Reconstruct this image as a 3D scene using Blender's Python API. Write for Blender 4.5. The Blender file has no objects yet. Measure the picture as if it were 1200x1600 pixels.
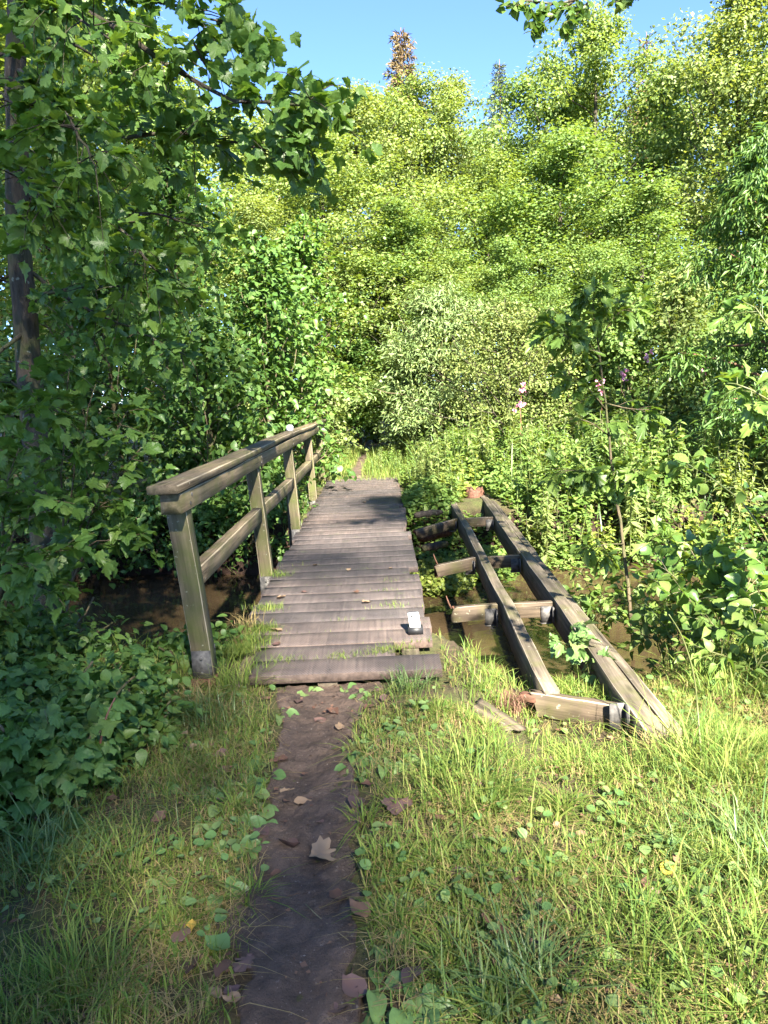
import bpy, math
import numpy as np
from mathutils import Matrix, Vector
R_ = math.radians
S = bpy.context.scene
COL = S.collection

# ------------------------------------------------------------ camera
F_PX, PITCH, ROLL, CAM_H = 1180.0, R_(9.05), R_(2.5), 1.55
FWD = np.array([0, math.cos(PITCH), -math.sin(PITCH)])
UP0 = np.array([0, math.sin(PITCH), math.cos(PITCH)])
RGT = math.cos(ROLL)*np.array([1., 0, 0]) - math.sin(ROLL)*UP0
UPV = math.cos(ROLL)*UP0 + math.sin(ROLL)*np.array([1., 0, 0])
CAM = np.array([0, 0, CAM_H])
cd = bpy.data.cameras.new('camera')
cd.sensor_width = 36; cd.lens = F_PX/1600*36; cd.clip_end = 600; cd.clip_start = 0.05
cam = bpy.data.objects.new('camera', cd); COL.objects.link(cam)
m = Matrix.Identity(4)
for i in range(3):
    m[i][0] = RGT[i]; m[i][1] = UPV[i]; m[i][2] = -FWD[i]; m[i][3] = CAM[i]
cam.matrix_world = m
S.camera = cam

# ------------------------------------------------------------ sky, sun, exposure
SUN_EL, SUN_AZ = R_(38), R_(163)          # azimuth clockwise from +Y: behind the camera, a little right
w = bpy.data.worlds.new('World'); S.world = w; w.use_nodes = True
nt = w.node_tree; bg = nt.nodes['Background']
sk = nt.nodes.new('ShaderNodeTexSky'); sk.sky_type = 'NISHITA'; sk.sun_disc = False
sk.sun_elevation = SUN_EL; sk.sun_rotation = SUN_AZ; sk.air_density = 0.5; sk.dust_density = 0.1; sk.ozone_density = 6.0
nt.links.new(sk.outputs[0], bg.inputs[0]); bg.inputs[1].default_value = 0.074
sl = bpy.data.lights.new('sun', 'SUN'); sl.energy = 5.0; sl.angle = R_(0.9); sl.color = (1.0, 0.93, 0.80)
so = bpy.data.objects.new('sun', sl); COL.objects.link(so)
sd = Vector((math.sin(SUN_AZ)*math.cos(SUN_EL), math.cos(SUN_AZ)*math.cos(SUN_EL), math.sin(SUN_EL)))
so.rotation_euler = sd.to_track_quat('Z', 'Y').to_euler(); so.location = sd*60
vs = S.view_settings
vs.view_transform = 'Standard'; vs.look = 'None'; vs.gamma = 1; vs.use_curve_mapping = False; vs.exposure = 3.15
S.cycles.max_bounces = 10; S.cycles.diffuse_bounces = 8; S.cycles.glossy_bounces = 3
S.cycles.transmission_bounces = 8; S.cycles.transparent_max_bounces = 4
S.cycles.caustics_reflective = False; S.cycles.caustics_refractive = False
S.cycles.sample_clamp_indirect = 6

# ------------------------------------------------------------ helpers
def ray(px, py): return FWD + RGT*((px-600)/F_PX) - UPV*((py-800)/F_PX)
def at(px, py, Y):                       # the point of the place at distance Y that a pixel shows
    d = ray(px, py); return CAM + d*(Y/d[1])
def proj(P):
    v = np.asarray(P, float) - CAM; z = v@FWD; zz = np.where(z > .05, z, .05)
    return 600+F_PX*(v@RGT)/zz, 800-F_PX*(v@UPV)/zz, z
def nrm(a): return a/np.maximum(np.linalg.norm(a, axis=-1, keepdims=True), 1e-9)

def vnoise(x, y, seed=0):                # cheap smooth 2-D value noise, 0..1
    x = np.asarray(x, float); y = np.asarray(y, float)
    xi = np.floor(x); yi = np.floor(y); fx = x-xi; fy = y-yi
    fx = fx*fx*(3-2*fx); fy = fy*fy*(3-2*fy)
    def h(a, b):
        s = np.sin(a*127.1+b*311.7+seed*74.7)*43758.5453
        return s-np.floor(s)
    return (h(xi, yi)*(1-fx)+h(xi+1, yi)*fx)*(1-fy)+(h(xi, yi+1)*(1-fx)+h(xi+1, yi+1)*fx)*fy

def mesh(name, V, faces, mats, rnd=None, smooth=False, midx=None):
    V = np.asarray(V, np.float32)
    if not isinstance(faces, (list, tuple)): faces = [faces]
    faces = [np.asarray(f, np.int32) for f in faces if len(f)]
    me = bpy.data.meshes.new(name)
    me.vertices.add(len(V)); me.vertices.foreach_set('co', V.ravel())
    nl = sum(f.size for f in faces); npoly = sum(len(f) for f in faces)
    me.loops.add(nl); me.polygons.add(npoly)
    me.loops.foreach_set('vertex_index', np.concatenate([f.ravel() for f in faces]))
    tot = np.concatenate([np.full(len(f), f.shape[1], np.int32) for f in faces])
    me.polygons.foreach_set('loop_start', np.concatenate([[0], np.cumsum(tot)[:-1]]).astype(np.int32))
    me.polygons.foreach_set('loop_total', tot)
    if smooth: me.polygons.foreach_set('use_smooth', np.ones(npoly, bool))
    if not isinstance(mats, (list, tuple)): mats = [mats]
    for mm in mats: me.materials.append(mm)
    if midx is not None: me.polygons.foreach_set('material_index', np.asarray(midx, np.int32))
    if rnd is not None:
        a = me.attributes.new('rnd', 'FLOAT', 'POINT'); a.data.foreach_set('value', np.asarray(rnd, np.float32))
    me.update(calc_edges=True)
    return me

def link(name, data, parent=None, mat=None):
    o = bpy.data.objects.new(name, data); COL.objects.link(o)
    if parent is not None: o.parent = parent
    if mat is not None: o.matrix_local = mat
    return o
def tag(o, label=None, cat=None, group=None, kind=None):
    if label: o['label'] = label
    if cat: o['category'] = cat
    if group: o['group'] = group
    if kind: o['kind'] = kind
    return o
def thing(name, label, cat, loc=(0, 0, 0), group=None, rz=0):
    o = bpy.data.objects.new(name, None); COL.objects.link(o)
    o.empty_display_size = .2; o.location = [float(c) for c in loc]; o.rotation_euler = (0, 0, rz)
    return tag(o, label, cat, group)
KIDS = {}
def copy_tree(o, label, loc, rz=0, sc=1.0, group=None):
    r = o.copy(); COL.objects.link(r); r.location = [float(c) for c in loc]; r.rotation_euler = (0, 0, rz)
    r.scale = (sc, sc, sc) if not isinstance(sc, tuple) else sc
    if label: r['label'] = label
    if group: r['group'] = group
    for ch in o.children:
        c = ch.copy(); COL.objects.link(c); c.parent = r
        for g in ch.children:
            d = g.copy(); COL.objects.link(d); d.parent = c
    return r

class Geo:                               # collects tubes and boxes into one mesh
    def __init__(s): s.V = []; s.Q = []; s.T = []; s.n = 0; s.R = []
    def add(s, V, Q=None, T=None, r=0.5):
        V = np.asarray(V, float)
        s.V.append(V)
        if Q is not None and len(Q): s.Q.append(np.asarray(Q)+s.n)
        if T is not None and len(T): s.T.append(np.asarray(T)+s.n)
        s.R.append(np.full(len(V), r)); s.n += len(V)
    def tube(s, pts, rad, k=6, r=0.5):
        pts = np.asarray(pts, float); n = len(pts)
        rad = np.asarray(rad, float) if np.ndim(rad) else np.full(n, rad)
        t = nrm(np.gradient(pts, axis=0))
        ref = np.array([0, 0, 1.]) if abs(t[0][2]) < .8 else np.array([1., 0, 0])
        a = nrm(np.cross(t, ref)); b = np.cross(t, a)
        th = np.linspace(0, 2*np.pi, k, endpoint=False)
        ring = (a[:, None]*np.cos(th)[None, :, None]+b[:, None]*np.sin(th)[None, :, None])*rad[:, None, None]+pts[:, None]
        V = ring.reshape(-1, 3)
        i = np.arange(n-1)[:, None]*k; j = np.arange(k)[None]; j2 = (j+1) % k
        Q = np.stack([i+j, i+j2, i+k+j2, i+k+j], -1).reshape(-1, 4)
        V = np.vstack([V, pts[:1], pts[-1:]])
        c0 = n*k; jj = np.arange(k); jn = (jj+1) % k
        T = np.vstack([np.stack([np.full(k, c0), jn, jj], -1), np.stack([np.full(k, c0+1), (n-1)*k+jj, (n-1)*k+jn], -1)])
        s.add(V, Q, T, r)
    def build(s, name, mat, parent=None, smooth=True):
        fs = []
        if s.Q: fs.append(np.vstack(s.Q))
        if s.T: fs.append(np.vstack(s.T))
        return link(name, mesh(name, np.vstack(s.V), fs, mat, np.concatenate(s.R), smooth), parent)

WORN = {}
def timber_mesh(name, mat, L, w, h, ch=.004, seg=8, wob=.004, seed=0, dome=0., broken0=0., broken1=0., taper=0., endm=None):
    """chamfered, slightly crooked baulk: length along local Y, width X, height Z, centred on X and Z"""
    rg = np.random.default_rng(seed)
    cs = np.array([(-w/2+ch, -h/2), (w/2-ch, -h/2), (w/2, -h/2+ch), (w/2, h/2-ch), (w/2-ch, h/2), (w*.17, h/2+dome), (-w*.17, h/2+dome), (-w/2+ch, h/2), (-w/2, h/2-ch), (-w/2, -h/2+ch)])
    k = len(cs); ys = np.linspace(0, L, seg+1)
    off = np.cumsum(rg.normal(0, wob*.5, (seg+1, 2)), 0); off -= np.linspace(0, 1, seg+1)[:, None]*off[-1]
    V = np.zeros((seg+1, k, 3))
    for i, y in enumerate(ys):
        sc = 1-taper*i/seg
        V[i, :, 0] = cs[:, 0]*sc+off[i, 0]+rg.normal(0, wob*.18, k); V[i, :, 2] = cs[:, 1]+off[i, 1]+rg.normal(0, wob*.18, k); V[i, :, 1] = y
    V[0, :, 1] += rg.normal(0, .002, k)+broken0*rg.uniform(0, 1, k); V[-1, :, 1] -= broken1*rg.uniform(0, 1, k)
    V = V.reshape(-1, 3)
    i = np.arange(seg)[:, None]*k; j = np.arange(k)[None]; j2 = (j+1) % k
    Q = np.stack([i+j, i+j2, i+k+j2, i+k+j], -1).reshape(-1, 4)
    n = seg*k
    V = np.vstack([V, [V[:k].mean(0)], [V[n:n+k].mean(0)]]); jj = np.arange(k); jn = (jj+1) % k
    T = np.vstack([np.stack([np.full(k, n+k), jn, jj], -1), np.stack([np.full(k, n+k+1), n+jj, n+jn], -1)])
    if broken0: V[n+k, 1] += broken0*.6
    if broken1: V[n+k+1, 1] -= broken1*.6
    if mat in WORN:                      # rubbed, paler arrises
        mi = np.tile(np.isin(np.arange(k), (1, 3, 7, 9)).astype(int), seg)
        return mesh(name, V, [Q, T], [mat, WORN[mat], endm or mat], midx=np.concatenate([mi, np.full(k, 2), np.zeros(k)]))
    if endm is not None: return mesh(name, V, [Q, T], [mat, endm], midx=np.concatenate([np.zeros(len(Q)), np.ones(k), np.zeros(k)]))
    return mesh(name, V, [Q, T], mat)
def frame(p0, p1, up=(0, 0, 1)):         # matrix whose Y runs from p0 to p1
    y = nrm(np.asarray(p1, float)-np.asarray(p0, float)); x = nrm(np.cross(y, np.asarray(up, float))); z = np.cross(x, y)
    M = Matrix.Identity(4)
    for i in range(3): M[i][0] = x[i]; M[i][1] = y[i]; M[i][2] = z[i]; M[i][3] = float(p0[i])
    return M
def timber(name, mat, p0, p1, w, h, parent, up=(0, 0, 1), **kw):
    L = float(np.linalg.norm(np.asarray(p1, float)-np.asarray(p0, float)))
    return link(name, timber_mesh(name, mat, L, w, h, **kw), parent, frame(p0, p1, up))

# ------------------------------------------------------------ materials
class N:
    def __init__(s, name):
        s.m = bpy.data.materials.new(name); s.m.use_nodes = True; s.t = s.m.node_tree
        s.b = s.t.nodes['Principled BSDF']; s.out = s.t.nodes['Material Output']
    def n(s, typ, **kw):
        o = s.t.nodes.new('ShaderNode'+typ)
        for k, v in kw.items():
            if k in o.inputs.keys(): o.inputs[k].default_value = v
            else: setattr(o, k, v)
        return o
    def l(s, a, b): s.t.links.new(a, b)
    def ramp(s, fac, stops):
        r = s.n('ValToRGB'); e = r.color_ramp.elements
        while len(e) < len(stops): e.new(.5)
        for i, (p, c) in enumerate(stops):
            e[i].position = p; e[i].color = (c[0], c[1], c[2], 1) if np.ndim(c) else (c, c, c, 1)
        s.l(fac, r.inputs[0]); return r.outputs[0]
    def mix(s, f, a, b, bt='MIX'):
        x = s.n('MixRGB', blend_type=bt)
        for i, v in ((0, f), (1, a), (2, b)):
            if hasattr(v, 'is_linked') or hasattr(v, 'links'): s.l(v, x.inputs[i])
            elif np.ndim(v): x.inputs[i].default_value = (v[0], v[1], v[2], 1)
            else: x.inputs[i].default_value = v
        return x.outputs[0]
    def math(s, op, a, b=0.):
        x = s.n('Math', operation=op)
        for i, v in ((0, a), (1, b)):
            if hasattr(v, 'links'): s.l(v, x.inputs[i])
            else: x.inputs[i].default_value = v
        return x.outputs[0]
    def coords(s, scale=(1, 1, 1), kind='Object', objrand=True):
        tc = s.n('TexCoord'); mp = s.n('Mapping'); mp.inputs['Scale'].default_value = scale
        s.l(tc.outputs[kind], mp.inputs[0])
        if objrand:
            oi = s.n('ObjectInfo'); cx = s.n('CombineXYZ')
            s.l(s.math('MULTIPLY', oi.outputs['Random'], 37.), cx.inputs[0]); s.l(s.math('MULTIPLY', oi.outputs['Random'], 91.), cx.inputs[2])
            s.l(cx.outputs[0], mp.inputs['Location'])
        return mp.outputs[0]
    def noise(s, vec, scale, detail=4, rough=.55, out='Fac'):
        x = s.n('TexNoise'); x.inputs['Scale'].default_value = scale; x.inputs['Detail'].default_value = detail; x.inputs['Roughness'].default_value = rough
        s.l(vec, x.inputs['Vector']); return x.outputs[out]
    def bump(s, h, strength=.5, dist=.02, prev=None):
        x = s.n('Bump'); x.inputs['Strength'].default_value = strength; x.inputs['Distance'].default_value = dist
        s.l(h, x.inputs['Height'])
        if prev is not None: s.l(prev, x.inputs['Normal'])
        return x.outputs[0]
    def done(s, col=None, rough=None, nor=None, spec=None):
        for k, v in (('Base Color', col), ('Roughness', rough), ('Normal', nor), ('Specular IOR Level', spec)):
            if v is None: continue
            if hasattr(v, 'links'): s.l(v, s.b.inputs[k])
            elif np.ndim(v): s.b.inputs[k].default_value = (v[0], v[1], v[2], 1)
            else: s.b.inputs[k].default_value = v
        return s.m

def leaf_mat(name, c0, c1, c2, trans=.35, rough=.42, spec=.45, tcol=(1.25, 1.15, .45)):
    """leaf tissue: colour varies leaf by leaf, light passes through"""
    k = N(name)
    at_ = k.n('Attribute'); at_.attribute_name = 'rnd'; oi = k.n('ObjectInfo')
    f = k.math('FRACT', k.math('ADD', at_.outputs['Fac'], oi.outputs['Random']))
    c0, c1, c2 = (tuple(a*1.3 for a in c) for c in (c0, c1, c2))
    col = k.ramp(f, [(0., c0), (.5, c1), (.93, c2), (1., c0)])
    nz = k.noise(k.coords((1, 1, 1)), 9., 2)
    col = k.mix(.35, col, k.ramp(nz, [(.3, .55), (.7, 1.25)]), 'MULTIPLY')
    k.done(col, rough, None, spec)
    tr = k.n('BsdfTranslucent'); k.l(k.mix(1., col, tcol, 'MULTIPLY'), tr.inputs[0])
    mx = k.n('MixShader'); mx.inputs[0].default_value = trans
    k.l(k.b.outputs[0], mx.inputs[1]); k.l(tr.outputs[0], mx.inputs[2]); k.l(mx.outputs[0], k.out.inputs[0])
    return k.m

def wood_mat(name, dark, light, algae, alg_amt=.5, rough=.8):
    k = N(name)
    v = k.coords((1, 1, 1)); vg = k.coords((38, 1.6, 38))
    g = k.noise(vg, 1.0, 6, .65); big = k.noise(v, 2.3, 3); fine = k.noise(k.coords((120, 5, 120)), 1., 3)
    col = k.ramp(g, [(.32, dark), (.5, tuple((a+b)/2 for a, b in zip(dark, light))), (.66, light)])
    a = k.ramp(k.noise(v, 4.5, 5, .6), [(.62-.28*alg_amt, 0.), (.86-.2*alg_amt, .9)])
    col = k.mix(a, col, algae)
    col = k.mix(.6, col, k.ramp(big, [(.25, .5), (.75, 1.25)]), 'MULTIPLY')
    lich = k.ramp(k.noise(v, 38., 3, .5), [(.67, 0.), (.73, .7)])
    col = k.mix(k.math('MULTIPLY', lich, .5), col, (.34, .36, .28))
    vo = k.n('TexVoronoi'); k.l(k.coords((7, 2.2, 7)), vo.inputs['Vector']); vo.inputs['Scale'].default_value = 1.0; vo.inputs['Randomness'].default_value = 1.
    col = k.mix(.8, col, k.ramp(vo.outputs['Distance'], [(.06, .32), (.12, .75), (.17, 1.)]), 'MULTIPLY')
    crack = k.ramp(k.noise(k.coords((26, .8, 26)), 1.3, 4, .7), [(.30, 0.), (.37, 1.)])
    col = k.mix(.75, col, crack, 'MULTIPLY')
    hgt = k.math('ADD', k.math('MULTIPLY', g, .6), k.math('ADD', k.math('MULTIPLY', fine, .25), k.math('MULTIPLY', crack, .7)))
    return k.done(col, rough, k.bump(hgt, .6, .004), .25)

def bark_mat(name, c0, c1, moss=(.05, .07, .02)):
    k = N(name); v = k.coords((1, 1, .25)); f = k.noise(v, 28, 5, .65)
    col = k.ramp(f, [(.3, c0), (.7, c1)])
    col = k.mix(k.ramp(k.noise(k.coords(), 5., 4), [(.45, 0.), (.7, .7)]), col, moss)
    col = k.mix(k.ramp(k.noise(k.coords(), 17., 2), [(.66, 0.), (.70, .6)]), col, (.19, .20, .17))
    return k.done(col, .9, k.bump(f, .8, .02), .2)

M = {}
M['rail_wood'] = wood_mat('mossy_rail_wood', (.050, .037, .023), (.185, .142, .092), (.075, .080, .022), .65)
M['post_wood'] = wood_mat('green_post_wood', (.045, .034, .021), (.140, .108, .070), (.060, .072, .016), .85)
M['frame_wood'] = wood_mat('weathered_frame_wood', (.042, .034, .025), (.165, .135, .098), (.075, .078, .026), .55)
M['joist_wood'] = wood_mat('brown_joist_wood', (.034, .025, .017), (.118, .088, .060), (.065, .065, .020), .55)
M['end_wood'] = wood_mat('rotten_red_wood', (.045, .020, .013), (.16, .075, .048), (.07, .06, .025), .3)
M['stringer'] = wood_mat('dark_stringer_wood', (.04, .03, .022), (.10, .08, .055), (.05, .055, .02), .4)

M['worn_rail'] = wood_mat('worn_rail_arris', (.15, .12, .075), (.36, .30, .21), (.14, .14, .05), .3)
M['worn_frame'] = wood_mat('worn_frame_arris', (.14, .115, .085), (.36, .31, .24), (.14, .14, .06), .25)
WORN.update({M['rail_wood']: M['worn_rail'], M['post_wood']: M['worn_rail'], M['frame_wood']: M['worn_frame'], M['joist_wood']: M['worn_frame']})
k = N('netted_plank_wood')               # dark wet boards under stapled wire netting
v = k.coords((1, 1, 1)); g = k.noise(k.coords((1.5, 42, 42)), 1., 6, .65)
col = k.ramp(g, [(.28, (.032, .024, .020)), (.55, (.074, .057, .048)), (.8, (.132, .106, .088))])
col = k.mix(.75, col, k.ramp(k.noise(v, 2.6, 4, .6), [(.28, .48), (.72, 1.4)]), 'MULTIPLY')
oi = k.n('ObjectInfo'); col = k.mix(.8, col, k.ramp(oi.outputs['Random'], [(0., (.70, .68, .72)), (.5, (1.0, .94, .95)), (1., (1.32, 1.15, 1.05))]), 'MULTIPLY')
col = k.mix(k.ramp(k.noise(v, 7., 5, .65), [(.6, 0.), (.76, .75)]), col, (.055, .066, .020))
sx = k.n('SeparateXYZ'); tc = k.n('TexCoord'); k.l(tc.outputs['Object'], sx.inputs[0])
def band(sign):
    s_ = k.math('MULTIPLY', k.math('ADD', sx.outputs[0], k.math('MULTIPLY', sx.outputs[1], sign*1.5)), 33.)
    return k.math('GREATER_THAN', k.math('ABSOLUTE', k.math('SUBTRACT', k.math('FRACT', s_), .5)), .42)
gn = k.n('NewGeometry'); sn = k.n('SeparateXYZ'); k.l(gn.outputs['Normal'], sn.inputs[0])
net = k.math('MULTIPLY', k.math('MAXIMUM', band(1), band(-1)), k.math('GREATER_THAN', sn.outputs[2], .6))
col = k.mix(k.math('MULTIPLY', net, .55), col, (.17, .165, .175))
M['plank'] = k.done(col, k.ramp(k.noise(v, 6., 3), [(.35, .55), (.7, .9)]), k.bump(k.math('ADD', k.math('MULTIPLY', net, .6), g), .7, .006), .3)

k = N('galvanised_steel'); M['steel'] = k.done(k.ramp(k.noise(k.coords(), 30., 4), [(.35, (.04, .038, .036)), (.7, (.13, .122, .112))]), .7, None, .4); k.b.inputs['Metallic'].default_value = .2
k = N('black_rubber'); M['black'] = k.done((.012, .012, .013), .55)
k = N('worn_white_paint'); M['white'] = k.done(k.ramp(k.noise(k.coords(), 35., 4, .6), [(.30, (.30, .28, .25)), (.48, (.78, .77, .74))]), .5)
M['bark'] = bark_mat('grey_brown_bark', (.022, .017, .013), (.075, .060, .046))
M['bark_red'] = bark_mat('red_brown_bark', (.07, .035, .022), (.24, .13, .08), (.10, .08, .04))
M['twig'] = bark_mat('twig_bark', (.06, .045, .028), (.16, .125, .075))
M['twig_pale'] = bark_mat('pale_twig_bark', (.12, .10, .06), (.30, .25, .15))
k = N('green_stem'); M['stem'] = k.done(k.ramp(k.noise(k.coords(), 4., 2), [(.3, (.055, .085, .022)), (.7, (.11, .105, .035))]), .5)
k = N('red_stem'); M['red_stem'] = k.done((.14, .055, .035), .55)

M['maple'] = leaf_mat('maple_leaf', (.058, .120, .024), (.080, .150, .030), (.110, .180, .038), .5)
M['oak'] = leaf_mat('oak_leaf', (.085, .150, .028), (.11, .18, .034), (.14, .205, .044), .46)
M['alder'] = leaf_mat('alder_leaf', (.06, .12, .024), (.09, .165, .03), (.14, .20, .045), .36, .36)
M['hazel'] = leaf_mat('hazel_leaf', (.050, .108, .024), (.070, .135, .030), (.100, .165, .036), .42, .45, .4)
M['bramble'] = leaf_mat('bramble_leaf', (.055, .115, .026), (.078, .148, .032), (.115, .178, .040), .40, .45, .4)
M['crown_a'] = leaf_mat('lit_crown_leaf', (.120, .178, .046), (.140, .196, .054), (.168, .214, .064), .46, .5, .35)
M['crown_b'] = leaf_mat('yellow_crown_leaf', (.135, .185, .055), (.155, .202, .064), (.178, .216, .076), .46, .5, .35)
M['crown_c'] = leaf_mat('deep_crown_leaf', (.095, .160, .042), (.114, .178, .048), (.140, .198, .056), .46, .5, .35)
M['willow'] = leaf_mat('grey_willow_leaf', (.10, .155, .055), (.135, .190, .068), (.17, .21, .080), .32, .5, .35)
M['olive'] = leaf_mat('olive_bush_leaf', (.078, .110, .028), (.11, .145, .038), (.15, .17, .050), .34, .55, .3)
M['spruce'] = leaf_mat('spruce_needle', (.040, .062, .035), (.055, .078, .045), (.07, .09, .05), .15, .6, .3)
M['dead'] = leaf_mat('dead_needle', (.10, .074, .036), (.135, .098, .046), (.15, .115, .056), .2, .7, .2, (1.1, 1., .8))
M['herb'] = leaf_mat('herb_leaf', (.090, .155, .034), (.115, .185, .042), (.160, .215, .052), .46, .5, .35)
M['herb_y'] = leaf_mat('yellow_herb_leaf', (.12, .170, .028), (.15, .195, .034), (.19, .215, .042), .38, .5)
M['grass'] = leaf_mat('grass_blade', (.066, .122, .022), (.118, .172, .032), (.19, .205, .055), .42, .58, .25)
M['grass_dry'] = leaf_mat('dry_grass_blade', (.20, .155, .060), (.27, .205, .095), (.17, .135, .050), .3, .6, .3, (1.1, 1., .7))
M['grass_tall'] = leaf_mat('tall_grass_blade', (.055, .105, .032), (.085, .135, .04), (.14, .17, .05), .36, .42)
M['plantain'] = leaf_mat('plantain_leaf', (.065, .125, .035), (.09, .155, .045), (.13, .18, .06), .3, .42)
M['brown_leaf'] = leaf_mat('brown_fallen_leaf', (.07, .036, .025), (.10, .055, .036), (.13, .078, .048), .12, .65, .25, (1.1, .9, .7))
M['tan_leaf'] = leaf_mat('tan_fallen_leaf', (.15, .10, .062), (.21, .15, .098), (.18, .12, .072), .15, .6, .25, (1.1, .95, .7))
M['dark_leaf'] = leaf_mat('dark_fallen_leaf', (.06, .034, .030), (.085, .05, .042), (.115, .066, .05), .08, .5, .4, (1.1, .9, .7))
M['yellow_leaf'] = leaf_mat('yellow_fallen_leaf', (.38, .28, .045), (.42, .32, .06), (.36, .24, .05), .3, .5, .3, (1.1, 1., .6))
M['pink'] = leaf_mat('pink_petal', (.52, .20, .30), (.62, .28, .38), (.64, .38, .46), .3, .5, .3, (1, .9, 1))

k = N('soil_and_litter')                 # ground: soil, moss and litter; red mud on the stream banks
v = k.coords((1, 1, 1), 'Object', False)
col = k.ramp(k.noise(v, 22., 6, .7), [(.3, (.035, .026, .017)), (.5, (.075, .055, .033)), (.72, (.12, .088, .05))])
col = k.mix(k.ramp(k.noise(v, 3.2, 5, .6), [(.38, 0.), (.6, .85)]), col, k.ramp(k.noise(v, 60., 4), [(.35, (.05, .07, .018)), (.7, (.11, .12, .035))]))
ge = k.n('NewGeometry'); sp = k.n('SeparateXYZ'); k.l(ge.outputs['Position'], sp.inputs[0])
mud = k.ramp(k.noise(v, 9., 6, .65), [(.3, (.012, .007, .005)), (.65, (.042, .022, .015))])
zz = k.math('ADD', sp.outputs[2], k.math('MULTIPLY', k.noise(v, 3., 3), .3))
mr = k.n('MapRange'); k.l(zz, mr.inputs[0]); mr.inputs[1].default_value = -.12; mr.inputs[2].default_value = .05; mr.inputs[3].default_value = 1; mr.inputs[4].default_value = 0
col = k.mix(mr.outputs[0], col, mud)
M['ground'] = k.done(col, .9, k.bump(k.noise(v, 34., 7, .75), .9, .03), .25)
k = N('trodden_soil')
v = k.coords((1, 1, 1), 'Object', False)
col = k.ramp(k.noise(v, 12., 7, .7), [(.28, (.042, .028, .021)), (.5, (.080, .055, .042)), (.74, (.135, .094, .070))])
col = k.mix(.7, col, k.ramp(k.noise(v, 2.4, 3), [(.3, .68), (.7, 1.3)]), 'MULTIPLY')
col = k.mix(k.ramp(k.noise(v, 85., 3, .5), [(.66, 0.), (.71, .7)]), col, (.20, .165, .14))
M['path'] = k.done(col, k.ramp(k.noise(v, 5., 3), [(.3, .62), (.7, .92)]), k.bump(k.math('ADD', k.noise(v, 26., 7, .75), k.math('MULTIPLY', k.noise(v, 120., 4, .6), .5)), .9, .02), .3)
k = N('pebble_stone'); M['pebble'] = k.done(k.ramp(k.noise(k.coords((1, 1, 1), 'Object', False), 60., 2), [(.3, (.09, .07, .055)), (.7, (.26, .22, .19))]), .8)
k = N('muddy_water')
v = k.coords((1, 1, 1), 'Object', False)
rip = k.math('ADD', k.noise(v, 3., 3, .5), k.math('MULTIPLY', k.noise(v, 14., 2, .5), .25))
M['water'] = k.done(k.ramp(k.noise(v, 1.2, 3), [(.3, (.040, .028, .014)), (.7, (.068, .046, .025))]), .04, k.bump(rip, .08, .05), .5)

# ------------------------------------------------------------ terrain
def path_half(y):                        # left and right edge of the near path
    ys = np.array([-3, 1.0, 1.73, 1.95, 2.25, 2.6, 3.1, 3.4, 3.78, 4.05])
    xl = np.array([-.42, -.43, -.438, -.456, -.477, -.515, -.541, -.563, -.60, -.68]); xr = np.array([-.07, -.08, -.095, -.126, -.141, -.152, -.20, -.19, -.16, -.06])
    return np.interp(y, ys, xl), np.interp(y, ys, xr)
def height(x, y):
    x = np.asarray(x, float); y = np.asarray(y, float)
    me = .18*np.sin(x*.8+1.)+.25*(vnoise(x*.9, y*0+3.)-.5)
    rt = np.clip((x-.25)/.5, 0, 1)*np.clip((2.6-x)/1.0, 0, 1)
    n0 = 4.75+me-.85*rt; n1 = 6.0+me*.6-.3*np.clip(-x-1.5, 0, 2)*.3-.45*rt
    left = np.clip((-x-1.0)/1.0, 0, 1)
    f0 = 9.35+.15*np.sin(x*1.3)+.5*left; f1 = f0+1.25-.75*left
    def ss(a, b, t): u = np.clip((t-a)/(b-a), 0, 1); return u*u*(3-2*u)
    ch = np.minimum(ss(n0, n1, y), 1-ss(f0, f1, y))
    z = -.05-1.08*ch
    z = z-.13*ss(.35, .75, x)*ss(2.85, 3.45, y)*(1-ss(8, 9.5, y))*(1-ss(2.2, 3.6, x))
    z = z+.07*(vnoise(x*1.3, y*1.3, 2)-.5)+.03*(vnoise(x*5, y*5, 5)-.5)+.012*(vnoise(x*17, y*17, 8)-.5)
    z = z+np.where((y > 10.5), .02*np.clip(y-12, 0, 30), 0)
    z = z+.10*np.clip(x-1.8, 0, 3)*(y < 5)*np.clip((5-y)/1.5, 0, 1)*.4
    xl, xr = path_half(y); c = (xl+xr)/2
    z = z-.03*np.exp(-((x-c)/.2)**2)*(y < 4.1)
    under = ((x > -1.25) & (x < .45) & (y > 3.9) & (y < 14)); z = np.where(under, np.minimum(z, -.09), z)
    return z
def axis(fine, far0, far1, n0, n1):
    a = fine
    l = a[0]-np.geomspace(.2, abs(far0-a[0]), n0)[::-1]; r = a[-1]+np.geomspace(.2, far1-a[-1], n1)
    return np.concatenate([l, a, r])
gx = axis(np.arange(-4.5, 4.6, .06), -220, 220, 34, 34); gy = axis(np.arange(1.0, 14., .06), -120, 320, 26, 40)
X, Y = np.meshgrid(gx, gy); Z = height(X, Y)
nx, ny = len(gx), len(gy)
i = np.arange(ny-1)[:, None]*nx; j = np.arange(nx-1)[None]
Q = np.stack([i+j, i+j+1, i+nx+j+1, i+nx+j], -1).reshape(-1, 4)
tag(link('ground', mesh('ground', np.stack([X, Y, Z], -1).reshape(-1, 3), Q, M['ground'], None, True)), kind='structure')

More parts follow.
